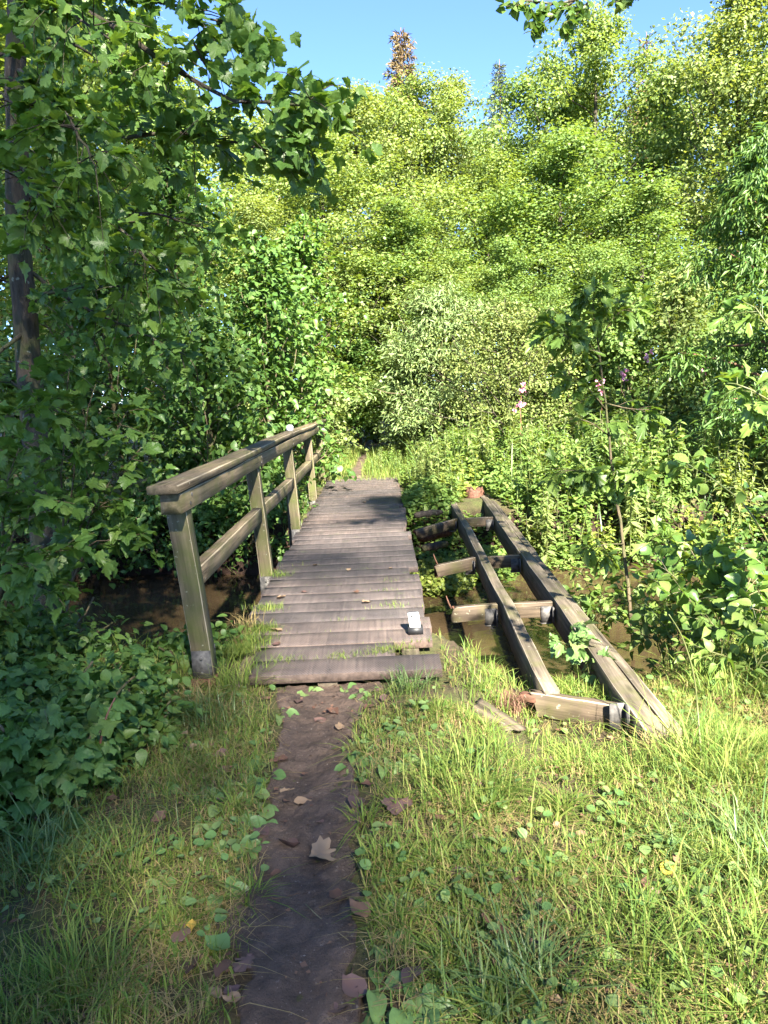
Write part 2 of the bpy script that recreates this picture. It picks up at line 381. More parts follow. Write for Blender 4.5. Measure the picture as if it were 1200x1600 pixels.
def strip(name, ys, le, re, mat, lift, nu=14, rel=0.):
    V = []
    for y, a, b in zip(ys, le, re):
        xs = np.linspace(a, b, nu); yv = np.full(nu, y); V.append(np.stack([xs, yv, height(xs, yv)+lift+rel*(vnoise(xs*14, yv*11, 61)+.6*vnoise(xs*34, yv*30, 62)+.35*vnoise(xs*80, yv*80, 63)-.97)], -1))
    V = np.array(V); V[:, 0, 2] -= .03; V[:, -1, 2] -= .03; n = len(ys); V = V.reshape(-1, 3)
    i = np.arange(n-1)[:, None]*nu; j = np.arange(nu-1)[None]
    Q = np.stack([i+j, i+j+1, i+nu+j+1, i+nu+j], -1).reshape(-1, 4)
    return tag(link(name, mesh(name, V, Q, mat, None, True)), kind='structure')
ys = np.arange(.9, 4.08, .011); l_, r_ = path_half(ys)
l_ = l_-.05*(vnoise(ys*4, ys*0, 3)-.4)-.05*(vnoise(ys*13, ys*0, 4)-.5)-.11*np.exp(-((ys-2.12)/.13)**2); r_ = r_+.05*(vnoise(ys*4, ys*0, 6)-.5)+.05*(vnoise(ys*13, ys*0, 7)-.5)
strip('path', ys, l_, r_, M['path'], .012, 48, .020)
ys = np.arange(13.3, 21, .08); c = np.interp(ys, [13.3, 15, 17.5, 21], [-.48, -.50, -.42, -.1]); hw = np.interp(ys, [13.3, 14, 16, 21], [.24, .13, .11, .10])*(1+.5*(vnoise(ys*3, ys*0, 2)-.5))
strip('path', ys, c-hw, c+hw, M['path'], .012, 8)
wv = np.array([(-60, 3.9, -.80), (60, 3.9, -.80), (60, 12, -.80), (-60, 12, -.80)])
tag(link('stream_water', mesh('stream_water', wv, np.array([[0, 1, 2, 3]]), M['water'])), kind='structure')

# ------------------------------------------------------------ footbridge
rg = np.random.default_rng(11)
br = thing('footbridge', 'wooden plank footbridge with one mossy handrail on its left over the brown stream', 'footbridge', (-.36, 4.05, 0))
B0 = np.array([-.36, 4.05, 0])
def P(*p): return np.array(p, float)-B0
for x in (-.86, -.36, .13): timber('stringer', M['stringer'], P(x, 4.07, -.155), P(x, 13.75, -.155), .11, .2, br, seed=int(x*50)+90)
y = 4.05; kpl = 0
pm = [timber_mesh('plank', M['plank'], 1.27, .2455, .05, .002, 6, .0016, 300+q) for q in range(7)]
while y < 13.6:
    wd = .25
    x0, x1 = -1.0+rg.normal(0, .012), .27+rg.normal(0, .014)
    if kpl < 5: x0 += [.20, .18, .13, .08, .04][kpl]
    if kpl == 1: x1 = .03
    if kpl in (9, 17, 24): x1 -= .05
    o = link('plank', pm[kpl % 7], br)
    z = -.026+rg.normal(0, .0012)
    Mx = frame(P(x0, y+wd/2, z), P(x1, y+wd/2+rg.normal(0, .002), z+rg.normal(0, .0012)))
    o.matrix_local = Mx @ Matrix.Diagonal((1, (x1-x0)/1.27, 1, 1))
    if kpl == 1: o['label'] = 'short broken plank'
    y += wd; kpl += 1
posts = [(4.18, -1.075, -.075), (6.62, -1.075, -.065), (8.95, -1.06, -.05), (11.35, -1.06, -.035), (13.7, -1.09, -.03)]
for q, (yy, xx, ln) in enumerate(posts):
    timber('post', M['post_wood'], P(xx-ln*.1, yy, -.16 if q else -.02), P(xx+ln, yy, .97), .112, .112, br, up=(0, 1, 0), seed=40+q, wob=.004)
    for s_ in (-1, 1):
        g = Geo(); c = np.array([xx, yy-.060*s_, .05 if q == 0 else -.12]); 
        V = np.array([(a*.055, b*.003, cz*.09) for a in (-1, 1) for b in (-1, 1) for cz in (-1, 1)])+c-B0
        g.add(V, [(0, 1, 3, 2), (4, 6, 7, 5), (0, 4, 5, 1), (2, 3, 7, 6), (0, 2, 6, 4), (1, 5, 7, 3)])
        th = np.linspace(0, 2*np.pi, 6, endpoint=False)
        for bz in (-.04, .045):
            cc = c+np.array([0, -.006*s_, bz])-B0
            g.tube([cc, cc+np.array([0, -.006*s_, 0])], [.010, .009], 6)
        g.build('post_bracket', M['steel'], br, False)
    if q == 0:
        timber('footing_block', M['end_wood'], P(xx+.0, yy-.10, -.055), P(xx+.0, yy+.10, -.05), .14, .07, br, seed=77)
timber('handrail', M['rail_wood'], P(-1.135, 3.98, 1.010), P(-1.045, 14.0, 1.0), .108, .108, br, seed=3, seg=20, wob=.004, ch=.005)
timber('rail_cap', M['rail_wood'], P(-1.150, 3.92, 1.092), P(-1.05, 14.06, 1.082), .165, .044, br, seed=4, seg=20, wob=.005, dome=.002, ch=.006)
for q, (yy, xx, ln) in enumerate(posts):
    xr_ = np.interp(yy, [3.96, 14.0], [-1.135, -1.045])+.055
    for dz in (-.022, .024):
        g = Geo(); c = P(xr_, yy+.02*np.sign(dz)+.01, 1.005+dz); g.tube([c, c+np.array([.004, 0, 0]), c+np.array([.008, 0, 0])], [.013, .013, .008], 8); g.build('bolt', M['steel'], br, False)
for q in range(4):
    a, b = posts[q], posts[q+1]
    timber('mid_rail', M['rail_wood'], P(a[1]+a[2]*.55, a[0]+.03, .535), P(b[1]+b[2]*.55, b[0]-.03, .53), .078, .120, br, seed=20+q, wob=.003, ch=.006)

ng = Geo(); yy = 4.05
for q in range(38):
    for x in (-.86, -.36, .13):
        for e_ in (.06, .19):
            c = np.array([x+rg.normal(0, .008), yy+e_, .0005])-B0
            if q < 16 and not (q == 1 and x > 0): ng.tube([c, c+np.array([0, 0, .002])], [.006, .005], 6)
    yy += .25
nb = ng.build('nail_heads', M['steel'], br, False); nb['kind'] = 'stuff'
# cut-off white marker stub on the deck edge, and the marker stake behind the rail
p = np.array([.170, 4.70, 0.001])
ms = thing('marker_stub', 'short white marker stub with a black foot on the right edge of the near planks', 'marker', p)
g = Geo(); 
def slab(g, c, s, sh=(0, 0), top=1.0):
    V = np.array([(c[0]+a*s[0]*(top if cz > 0 else 1)+(cz > 0)*sh[0], c[1]+b*s[1]*(top if cz > 0 else 1)+(cz > 0)*sh[1], c[2]+cz*s[2]) for a in (-1, 1) for b in (-1, 1) for cz in (-1, 1)])
    g.add(V, [(0, 1, 3, 2), (4, 6, 7, 5), (0, 4, 5, 1), (2, 3, 7, 6), (0, 2, 6, 4), (1, 5, 7, 3)])
slab(g, (0, 0, .022), (.048, .035, .022)); g.build('foot', M['black'], ms, False)
g = Geo(); slab(g, (-.002, 0, .086), (.036, .024, .041), (-.008, .030), .96); g.build('white_head', M['white'], ms, False)
g = Geo()
for dx, dz, sx_ in ((-.015, .112, .006), (.003, .109, .0045), (.016, .111, .005)): slab(g, (dx-.008, -.0245+(dz-.045)*.372, dz), (sx_, .003, .008))
g.build('dark_mark', M['black'], ms, False)
p = at(455, 838, 9.4); t_ = at(453, 664, 9.4)
st = thing('marker_stake', 'thin dark stake with a white cap standing behind the handrail', 'stake', p)
g = Geo(); g.tube([(0, 0, -.6), (0, 0, .5), tuple((t_-p)*.95)], [.028, .028, .026], 8); g.build('shaft', M['stringer'], st)
g = Geo(); e_ = (t_-p); g.tube([e_*.95, e_*.985, e_*1.0], [.045, .045, .03], 10); g.build('cap', M['white'], st)

# ------------------------------------------------------------ remains of the old bridge
F0 = np.array([1.2, 3.5, -.05])
fr = thing('old_bridge_frame', 'bare timber frame of the dismantled old bridge lying beside the footbridge', 'bridge frame', F0)
def PF(*p): return np.array(p, float)-F0
zt = -.05
def bx(y): return 1.225+(y-3.35)*.0335    # right beam centre line
def cx_(y): return .84+(y-3.8)*.022       # middle beam
timber('main_beam', M['frame_wood'], PF(bx(3.28), 3.28, zt-.115), PF(bx(7.2), 7.2, zt-.11), .096, .22, fr, seed=60, seg=14, wob=.006)
timber('main_beam', M['frame_wood'], PF(bx(7.22), 7.22, zt-.11), PF(bx(11.3), 11.3, zt-.10), .096, .22, fr, seed=61, seg=14, wob=.006)
timber('edge_board', M['frame_wood'], PF(bx(3.34)+.103, 3.34, zt-.115), PF(bx(11.4)+.103, 11.4, zt-.10), .062, .2, fr, seed=62, seg=20, wob=.007)
timber('middle_beam', M['frame_wood'], PF(cx_(3.76), 3.76, zt-.095), PF(cx_(11.1), 11.1, zt-.095), .080, .2, fr, seed=63, seg=22, wob=.008, broken1=.2)
def joist(y, xl, dz=0., dy=0., broken=True, seed=0):
    xm = cx_(y); xr = bx(y)
    a = timber('joist', M['joist_wood'], PF(xl, y+dy, zt-.068+dz), PF(xm-.06, y, zt-.068),   .05, .115, fr, ch=.002, wob=.003, seed=seed, seg=5, broken0=.13 if broken else 0, endm=M['end_wood'])
    timber('joist', M['joist_wood'], PF(xm+.06, y, zt-.068), PF(xr-.065, y, zt-.068),   .05, .115, fr, ch=.002, wob=.003, seed=seed+1, seg=5)
    if False: timber('splintered_end', M['end_wood'], PF(xl-.045, y+dy, zt-.075+dz), PF(xl+.055, y+dy, zt-.072+dz), .046, .10, fr, ch=.004, seed=seed+2, seg=3, broken0=.07, wob=.012)
    for s_, xx in ((1, xr-.066), (1, xm-.066)):
        g = Geo(); slab(g, (xx-.045-F0[0], y-.036-F0[1], zt-.10-F0[2]), (.042, .004, .062)); slab(g, (xx-.004-F0[0], y-.062-F0[1], zt-.10-F0[2]), (.004, .028, .062))
        slab(g, (xx-.045-F0[0], y-.01-F0[1], zt-.170-F0[2]), (.042, .03, .004)); g.build('joist_hanger', M['steel'], fr, False)
joist(5.5, .43, .0, -.04, True, 80); joist(7.12, .41, -.03, -.2, True, 84); joist(9.35, .33, -.05, -.45, True, 88)
timber('end_joist', M['joist_wood'], PF(.70, 3.84, zt-.07), PF(1.165, 3.58, zt-.07), .05, .13, fr, seed=92, broken0=.1)
timber('splintered_end', M['end_wood'], PF(.66, 3.85, zt-.05), PF(.82, 3.80, zt-.035), .06, .035, fr, seed=95, broken0=.1, wob=.012)
g = Geo(); slab(g, (1.12-F0[0], 3.555-F0[1], -.05), (.04, .005, .07)); slab(g, (1.158-F0[0], 3.53-F0[1], -.05), (.004, .035, .07)); g.build('joist_hanger', M['steel'], fr, False)
for a in ((.47, 5.45, 1), (.48, 6.92, 1)):
    g = Geo(); b_ = PF(a[0], a[1], zt-.02); g.tube([b_, b_+np.array([-.02, 0, .05]), b_+np.array([-.035, 0, .10])], [.008, .007, .003], 5); g.build('bent_nail', M['end_wood'], fr)

# ------------------------------------------------------------ leaves
def fan(out, mid, z_edge=.0, curl=.12):
    """outline (right half, base to tip) mirrored; midrib folded down; returns V, T"""
    out = np.array(out, float); n = len(out)
    rgt = np.c_[out, np.full(n, 0.)]; rgt[:, 2] = np.abs(rgt[:, 0])*.28-curl*out[:, 1]**2
    lft = rgt*np.array([-1, 1, 1])
    ym = np.linspace(0, 1, mid); md = np.c_[np.zeros(mid), ym, -curl*ym**2]
    V = np.vstack([md, rgt, lft]); T = []
    for s_, base in ((0, mid), (1, mid+n)):
        # stitch the midrib to the outline by length along the leaf
        i = j = 0; seq = []
        while i < mid-1 or j < n-1:
            if j >= n-1 or (i < mid-1 and md[i+1, 1] <= out[j+1, 1]): seq.append((i, i+1, base+j)); i += 1
            else: seq.append((i, base+j+1, base+j)); j += 1
        T += [(a, b, c) if s_ else (a, c, b) for a, b, c in seq]
    return V, np.array(T)
def lobed(pts, curl=.12):                # fan from the leaf base centre: pts of the right half outline
    pts = np.array(pts, float); n = len(pts)
    V = np.vstack([[(0, .22, 0)], np.c_[pts, np.zeros(n)], np.c_[-pts[::-1, 0], pts[::-1, 1], np.zeros(n)]])
    V[:, 2] = .10*np.abs(V[:, 0])-.35*V[:, 0]**2-curl*np.abs(V[:, 1])**2+.05*np.sin(V[:, 0]*9+V[:, 1]*4)
    k = 2*n; T = np.array([(0, 1+a, 1+(a+1) % k) for a in range(k)])
    return V, T
TPL = {
    'rhomb': (np.array([(0, 0, 0), (.36, .5, .05), (0, 1, -.1), (-.36, .5, .05)]), np.array([(0, 1, 2), (0, 2, 3)])),
    'slim': (np.array([(0, 0, 0), (.11, .45, .02), (0, 1, -.2), (-.11, .45, .02)]), np.array([(0, 1, 2), (0, 2, 3)])),
    'ovate': fan([(.12, .04), (.29, .20), (.345, .40), (.29, .60), (.17, .79), (.06, .93)], 4),
    'round': fan([(.14, .03), (.42, .28), (.46, .58), (.30, .88), (.08, 1.0)], 4, curl=.08),
    'long': fan([(.05, .05), (.14, .32), (.13, .62), (.05, .88)], 4, curl=.22),
    'spoon': fan([(.05, .02), (.05, .2), (.17, .33), (.27, .47), (.31, .62), (.27, .78), (.15, .93), (.04, .99)], 5, curl=.30),
    'maple': lobed([(.0, -.03), (.20, -.02), (.32, -.06), (.38, .08), (.53, .15), (.50, .28), (.60, .44), (.52, .52), (.38, .52), (.31, .56), (.33, .70), (.24, .76), (.17, .80), (.10, .93), (0., 1.0)], .22),
    'oak': lobed([(.0, 0), (.06, .10), (.17, .17), (.12, .27), (.27, .36), (.17, .46), (.36, .58), (.22, .67), (.31, .82), (.15, .86), (.10, .97), (0, 1.0)], .1),
}
rgT = np.random.default_rng(5)
class Leaves:
    def __init__(s): s.p = []; s.d = []; s.n = []; s.s = []
    def add(s, p, d, n, sz):
        p = np.atleast_2d(p); s.p.append(p); s.d.append(np.broadcast_to(d, p.shape)); s.n.append(np.broadcast_to(n, p.shape)); s.s.append(np.broadcast_to(sz, (len(p),)))
    def arr(s):
        p, d, n, z = np.vstack(s.p), nrm(np.vstack(s.d)), np.vstack(s.n), np.concatenate(s.s)
        x = nrm(np.cross(d, n)); n = np.cross(x, d); return p, x, d, n, z
def merge(tpl, A):
    V, T = TPL[tpl]; p, x, d, n, z = A
    W = p[:, None]+z[:, None, None]*(V[None, :, 0:1]*x[:, None]+V[None, :, 1:2]*d[:, None]+V[None, :, 2:3]*n[:, None])
    F = T[None]+(np.arange(len(p))*len(V))[:, None, None]
    return W.reshape(-1, 3), F.reshape(-1, 3), len(V)
LEAFMESH = {}
def leaf_variants(tpl, mat):
    if (tpl, mat.name) not in LEAFMESH:
        out = []
        for q in range(5):
            V, T = TPL[tpl]; V = V.copy(); V[:, 2] += (.0, .35, -.25, .5, .15)[q]*np.abs(V[:, 0])-(.0, .1, .45, .2, .6)[q]*V[:, 1]**2; V[:, 2] += rgT.normal(0, .025, len(V))+(.4*(q-2))*V[:, 0]*V[:, 1]; V[:, 0] *= (1., .86, 1.1, .92, 1.04)[q]
            out.append(mesh('leaf', V, T, mat, np.full(len(V), q*.2)))
        LEAFMESH[(tpl, mat.name)] = out
    return LEAFMESH[(tpl, mat.name)]
def finish(root, L, tpl, mat, limit=300, minpx=8, name='foliage', seed=0):
    """the leaves that show largest become single leaf parts, the rest one foliage part"""
    r = np.random.default_rng(seed+99); A = L.arr(); p, x, d, n, z = A
    loc = np.array(root.location)
    u, v_, dist = proj(p+loc)
    size = np.where((dist > .3) & (u > -20) & (u < 1220) & (v_ > -20) & (v_ < 1620), z*F_PX/np.maximum(dist, .3), 0)
    size = size*(.35+.65*np.abs((n*nrm(CAM-(p+loc))).sum(1)))
    order = np.argsort(-size); pick = order[:limit]; pick = pick[size[pick] > minpx]
    rest = np.ones(len(p), bool); rest[pick] = False
    var = leaf_variants(tpl, mat)
    for q in pick:
        Mx = Matrix.Identity(4); sc = float(z[q])
        for a in range(3): Mx[a][0] = x[q, a]*sc; Mx[a][1] = d[q, a]*sc; Mx[a][2] = n[q, a]*sc; Mx[a][3] = p[q, a]
        link('leaf', var[q % 5], root, Mx)
    if rest.any():
        B = tuple(a[rest] for a in A); W, F, kk = merge(tpl, B)
        o = link(name, mesh(name, W, F, mat, np.repeat(r.uniform(0, .85, len(B[0])), kk)), root); o['kind'] = 'stuff'
def rdir(r, n): return nrm(r.normal(0, 1, (n, 3)))
def bend(pts, n=9, jit=.0, r=None):      # smooth polyline through control points
    pts = np.asarray(pts, float); t = np.linspace(0, 1, len(pts)); u = np.linspace(0, 1, n)
    out = np.stack([np.interp(u, t, pts[:, a]) for a in range(3)], -1)
    sm = out.copy()
    for _ in range(2): sm[1:-1] = (sm[:-2]+2*sm[1:-1]+sm[2:])/4
    if r is not None: sm[1:-1] += r.normal(0, jit, (n-2, 3))
    return sm

def twigs(r, g, L, limb, n, tl, lsz, per, t0=.25, droop=.25, up=.8, flat=.5, rad=.004, k=4):
    """side twigs along a limb with leaves set along them"""
    limb = np.asarray(limb); m_ = len(limb)
    for _ in range(n):
        t = t0+(1-t0)*r.uniform()**.8; f = t*(m_-1); i = min(int(f), m_-2); p = limb[i]+(limb[i+1]-limb[i])*(f-i)
        ax = nrm(limb[min(i+1, m_-1)]-limb[i]); rd = rdir(r, 1)[0]; rd[2] *= flat
        d = nrm(ax*.6+nrm(rd)); ln = tl*r.uniform(.5, 1.3)
        pts = np.array([p, p+d*ln*.5+np.array([0, 0, .03*ln]), p+d*ln+np.array([0, 0, -droop*ln])])
        g.tube(bend(pts, 5), np.linspace(rad, rad*.4, 5), k)
        tt = r.uniform(.25, 1.05, per); pp = np.where(tt[:, None] < .5, pts[0]+(pts[1]-pts[0])*tt[:, None]*2, pts[1]+(pts[2]-pts[1])*(tt[:, None]*2-1))
        dd = nrm(d*.7+rdir(r, per)*.9+np.array([0, 0, -.25])); nn = np.array([0, 0, up])+rdir(r, per)*.55
        L.add(pp+dd*lsz*.25, dd, nn, lsz*r.uniform(.65, 1.2, per))

def gen_crown(r, H, base, rad, nl, cl, per, lsz, cr, el=(15, 50), prof=None, trunk_r=.12, lean=(0, 0), up=.6, droop=0., jit=.5, ball=False, var=.22):
    """trunk + limbs + leaf clumps; returns Geo, Leaves"""
    g = Geo(); L = Leaves()
    tz = np.linspace(0, 1, 10); tr = np.stack([lean[0]*tz**1.5+np.cumsum(r.normal(0, .012*H/10, 10)), lean[1]*tz**1.5+np.cumsum(r.normal(0, .012*H/10, 10)), tz*H*.97-.15], -1)
    tr[:, :2] -= tr[0, :2]
    g.tube(tr, trunk_r*(1-tz)**.8+.012, 8)
    pr = prof or (lambda t: max(.17, (1-max(0, t-.34)**1.4*1.55)*(.6+.4*min(1, t*3))))
    for q in range(nl):
        t = (q+r.uniform(0, .9))/nl; h = base+(1-base)*t; f = h*9; i = min(int(f), 8); p = tr[i]+(tr[i+1]-tr[i])*(f-i)
        az = q*2.39996+r.normal(0, .35); e = R_(r.uniform(*el)); ln = rad*pr(t)*r.uniform(.97-var, .97+var)
        d = np.array([math.cos(az)*math.cos(e), math.sin(az)*math.cos(e), math.sin(e)])
        pts = bend([p, p+d*ln*.5, p+d*ln*.95+np.array([0, 0, .08*ln-droop*ln])], 6, .02*ln, r)
        g.tube(pts, np.linspace(max(.012, trunk_r*.4*(1-t*.7)), .006, 6), 5)
        for c_ in range(cl):
            s_ = .35+.65*(c_+r.uniform(0, 1))/cl; f = s_*5; i = min(int(f), 4); cp = pts[i]+(pts[i+1]-pts[i])*(f-i)+r.normal(0, .16, 3)*ln*np.array([1, 1, .5])
            w_ = cr*r.uniform(.6, 1.25); m_ = int(per*r.uniform(.6, 1.3))
            o = rdir(r, m_)*(r.uniform(0, 1, (m_, 1))**.45)
            if ball: o[:, 2] = o[:, 2]*.72+.1
            else: o[:, 2] = np.abs(o[:, 2])*.75-.18
            o2 = o*w_
            if not ball: o2[:, 2] -= .35*(o[:, 0]**2+o[:, 1]**2)*w_
            nn = o*.9+np.array([0, 0, up])+rdir(r, m_)*jit
            dd = o*np.array([1, 1, .3])+rdir(r, m_)*.6+np.array([0, 0, -.25-droop])
            L.add(cp+o2, dd, nn, lsz*r.uniform(.5, 1.3, m_))
    return g, L
def plain_tree(name, label, cat, loc, group, gl, tpl, leafm, barkm, rz=0, seed=0):
    g, L = gl; root = thing(name, label, cat, loc, group, rz)
    g.build('trunk', barkm, root)
    W, F, kk = merge(tpl, L.arr()); r = np.random.default_rng(seed)
    link('crown', mesh('crown', W, F, leafm, np.repeat(r.uniform(0, .85, len(W)//kk), kk)), root)
    return root

# ------------------------------------------------------------ woodland behind the stream
def gz(x, y): return float(height(np.array([x]), np.array([y]))[0])
def on_ground(px, Y): q = at(px, 640, Y); return np.array([q[0], Y, gz(q[0], Y)])
rw = np.random.default_rng(21)
PROTO = {}
def proto(key, seed):
    r = np.random.default_rng(seed)
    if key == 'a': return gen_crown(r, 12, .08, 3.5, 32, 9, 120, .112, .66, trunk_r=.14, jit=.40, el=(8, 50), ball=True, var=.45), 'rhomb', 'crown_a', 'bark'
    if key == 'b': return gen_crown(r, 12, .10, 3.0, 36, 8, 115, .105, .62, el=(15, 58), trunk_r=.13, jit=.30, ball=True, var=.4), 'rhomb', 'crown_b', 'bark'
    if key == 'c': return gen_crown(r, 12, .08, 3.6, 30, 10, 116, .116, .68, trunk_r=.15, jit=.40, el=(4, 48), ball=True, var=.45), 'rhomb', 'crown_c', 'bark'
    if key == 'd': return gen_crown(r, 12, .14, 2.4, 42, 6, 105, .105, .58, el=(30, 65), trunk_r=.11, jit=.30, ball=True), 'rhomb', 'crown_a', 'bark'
# key, px of trunk, px of top, distance, width scale, label
woods = [
 ('a', 330, 130, 22.0, 1.0, 'bright green tree behind the dangling maple spray at the upper left'),
 ('b', 455, 165, 24.0, 1.0, 'yellow-green tree left of centre, just right of the maple spray'),
 ('b', 575, 128, 25.0, 1.0, 'slender pale tree just left of the brown-tipped spruce'),
 ('a', 655, 118, 26.5, .95, 'full bright tree directly below the brown-tipped spruce'),
 ('b', 715, 112, 27.0, .85, 'slender tree right of the brown-tipped spruce, left of the sky notch'),
 ('c', 845, 105, 24.5, .95, 'green tree right of the sky notch and the thin dark spruce'),
 ('a', 932, 2, 22.5, .9, 'tallest bright green tree under the hanging twigs'),
 ('c', 1035, 105, 22.0, .9, 'tree in front of the reddish bare conifer top'),
 ('b', 1140, -70, 19.0, .9, 'tall yellow-leaved tree at the upper right corner'),
 ('d', 1235, -40, 18.0, 1.0, 'green tree cut by the right edge, right of the yellow-leaved tree'),
 ('a', 520, 205, 19.5, 1.0, 'rounded lit tree standing over the far path'),
 ('c', 640, 320, 19.5, 1.0, 'leafy middle-height tree above the pale willow bush'),
 ('a', 765, 250, 20.8, 1.0, 'broad lit middle-height tree below the sky notch'),
 ('c', 875, 205, 19.4, 1.05, 'broad green tree with shaded gaps behind the oak sapling top'),
 ('c', 1000, 300, 17.5, .9, 'green tree with dark trunks showing, left of the shaded willow'),
 ('b', 420, 300, 18.0, .85, 'yellow-green lower tree behind the dark left shrubs'),
 ('a', 700, 400, 17.5, .7, 'low leafy tree behind the pale willow bush'),
 ('c', 235, 20, 20.0, 1.1, 'tree glimpsed through the maple at the far left'),
 ('a', 120, -120, 18.0, 1.2, 'lit tree glimpsed behind the maple trunk'),
 ('b', 10, -160, 19.0, 1.25, 'yellow-green tree at the left edge behind the maple trunk'),
 ('c', 585, 440, 21.5, .9, 'dark low tree closing the end of the far path'),
 ('c', 800, 380, 16.8, .7, 'low green tree behind the olive bush'),
 ('c', 945, 390, 15.8, .62, 'dark leafy low tree right behind the oak sapling crown'),
]
for q, (key, px, py, Yd, ws, lab) in enumerate(woods):
    loc = on_ground(px, Yd); top = at(px, py, Yd)[2]; sc = (top-loc[2])/12.0
    rz = rw.uniform(0, 6.28)
    if key not in PROTO:
        gl, tp, lm, bm = proto(key, 70+ord(key))
        PROTO[key] = plain_tree('broadleaf_tree', lab, 'tree', loc, None, gl, tp, M[lm], M[bm], rz, q); o = PROTO[key]
        o.scale = (ws*(.55+.5*sc), ws*(.55+.5*sc), sc)
    else: o = copy_tree(PROTO[key], lab, loc, rz, (ws*(.55+.5*sc), ws*(.55+.5*sc), sc))
k_ = 0
BACK = ['back-row tree outside the left edge', 'back-row tree seen through the maple at the far left', 'back-row tree seen through the maple right of its trunk', 'back-row tree behind the tip of the maple spray', 'back-row tree behind the tree over the far path', 'back-row tree under the brown-tipped spruce', 'back-row tree filling the foot of the sky notch', 'back-row tree behind the tallest bright tree', 'back-row tree under the reddish bare conifer top', 'back-row tree behind the yellow-leaved tree', 'back-row tree at the right edge', 'back-row tree outside the right edge', 'back-row tree farthest outside the left edge', 'bushy tree outside the left edge beyond the stream', 'bushy tree outside the left edge near the stream', 'bushy tree well outside the right edge']
for px, py, Yd in [(-150, 60, 26), (60, -90, 31), (240, 60, 32), (400, 190, 33), (520, 165, 35), (620, 150, 35), (760, 215, 36), (900, 140, 33), (1010, 130, 32), (1120, 60, 30), (1280, 40, 28), (1420, 0, 24), (-300, 0, 22), (-420, 150, 14), (-900, 100, 9), (1700, 100, 15)]:
    loc = on_ground(px, Yd); top = at(px, py, Yd)[2]; sc = (top-loc[2])/12.0
    copy_tree(PROTO['acbd'[k_ % 4]], BACK[k_], loc, rw.uniform(0, 6.28), (1.35*(.5+.5*sc), 1.35*(.5+.5*sc), sc)); k_ += 1

def spruce(seed, H, rad, dead_from, label, loc, thin=1.0):
    r = np.random.default_rng(seed); root = thing('spruce_tree', label, 'tree', loc); g = Geo(); L = Leaves(); D = Leaves()
    g.tube([(0, 0, -.2), (0.02, 0, H*.5), (0, 0, H)], [.16, .09, .01], 7)
    nw = int(H*2.3)
    for wv_ in range(nw):
        t = .3+.7*wv_/nw; z = H*t; ln0 = rad*(1-t)**.85+.12
        for b_ in range(6):
            az = b_*1.047+wv_*.7+r.normal(0, .2); ln = ln0*r.uniform(.6, 1.15); d = np.array([math.cos(az), math.sin(az), .05])
            pts = bend([(0, 0, z), d*ln*.6+np.array([0, 0, z-.06*ln]), d*ln+np.array([0, 0, z-.12*ln])], 4); g.tube(pts, [.014, .01, .008, .004], 3)
            m_ = max(4, int(ln*46*thin)); s_ = r.uniform(.15, 1.05, m_)[:, None]
            p = np.array([0, 0, z])+d*ln*s_+np.array([0, 0, -.12*ln])*s_**1.5+r.normal(0, .05, (m_, 3))
            (D if t > dead_from else L).add(p, d+rdir(r, m_)*.9+np.array([0, 0, -.3]), rdir(r, m_)+np.array([0, 0, .4]), r.uniform(.14, .26, m_))
    g.build('trunk', M['bark_red'], root)
    for Q_, nm, mt in ((L, 'crown', M['spruce']), (D, 'dead_top', M['dead'])):
        if Q_.p:
            W, F, kk = merge('slim', Q_.arr()); link(nm, mesh(nm, W, F, mt, np.repeat(r.uniform(0, .85, len(W)//kk), kk)), root)
for sd_, px, py, Yd, rad, dead, thin, lab in [
    (1, 648, 42, 29, 2.9, .78, 2.2, 'spruce with a dead orange-brown tip rising above the lit trees'),
    (2, 790, 92, 38, 2.6, 2.0, 1.7, 'thin grey-green spruce top standing in the sky notch'),
    (3, 1004, 50, 27, 1.7, .5, .45, 'bare reddish conifer top behind the right-hand trees')]:
    loc = on_ground(px, Yd); spruce(sd_, at(px, py, Yd)[2]-loc[2], rad, dead, lab, loc, thin)

# bushes of the middle distance
def bush(seed, label, px, Yd, py_top, wpx, leafm, tpl='rhomb', lsz=.09, n=34, cl=5, per=46, cr=.34, el=(35, 80), name='bush', cat='bush', group=None, barkm='twig', zoff=0., up=.5, droop=0.):
    r = np.random.default_rng(seed); loc = on_ground(px, Yd); loc[2] += zoff
    H = at(px, py_top, Yd)[2]-loc[2]; rad = wpx/F_PX*Yd
    gl = gen_crown(r, H, .02, rad, n, cl, per, lsz, cr, el, prof=lambda t: max(.3, (1-t**3)), trunk_r=.05, up=up, droop=droop)
    return plain_tree(name, label, cat, loc, group, gl, tpl, M[leafm], M[barkm], 0, seed)
bush(31, 'pale grey-leaved willow bush beyond the far end of the footbridge', 690, 16.0, 440, 112, 'willow', 'slim', .13, 46, 6, 60, .42, (5, 65), name='willow_bush')
bush(32, 'airy olive bush with bare twigs showing, right of the pale willow', 795, 14.6, 478, 140, 'olive', 'rhomb', .055, 54, 6, 50, .42, (0, 60), name='airy_bush', barkm='bark')
bush(33, 'sunlit yellow shrub at the left of the far path', 505, 16.2, 560, 62, 'crown_b', 'rhomb', .085, 26, 4, 50, .33, name='shrub', cat='shrub')
bush(34, 'rounded sunlit bush right of the oak sapling crown', 1062, 14.5, 408, 80, 'crown_b', 'rhomb', .10, 32, 4, 50, .36)
bush(35, 'green bush below the dark trunks at the right', 985, 14.8, 470, 95, 'crown_c', 'rhomb', .10, 30, 4, 48, .36)
bush(36, 'low green bush beside the balsam flowers at the right', 1130, 13.6, 500, 105, 'crown_c', 'rhomb', .10, 30, 4, 48, .36)
bush(37, 'green bush on the right bank behind the olive bush', 890, 15.6, 470, 95, 'crown_a', 'rhomb', .10, 30, 4, 48, .36)
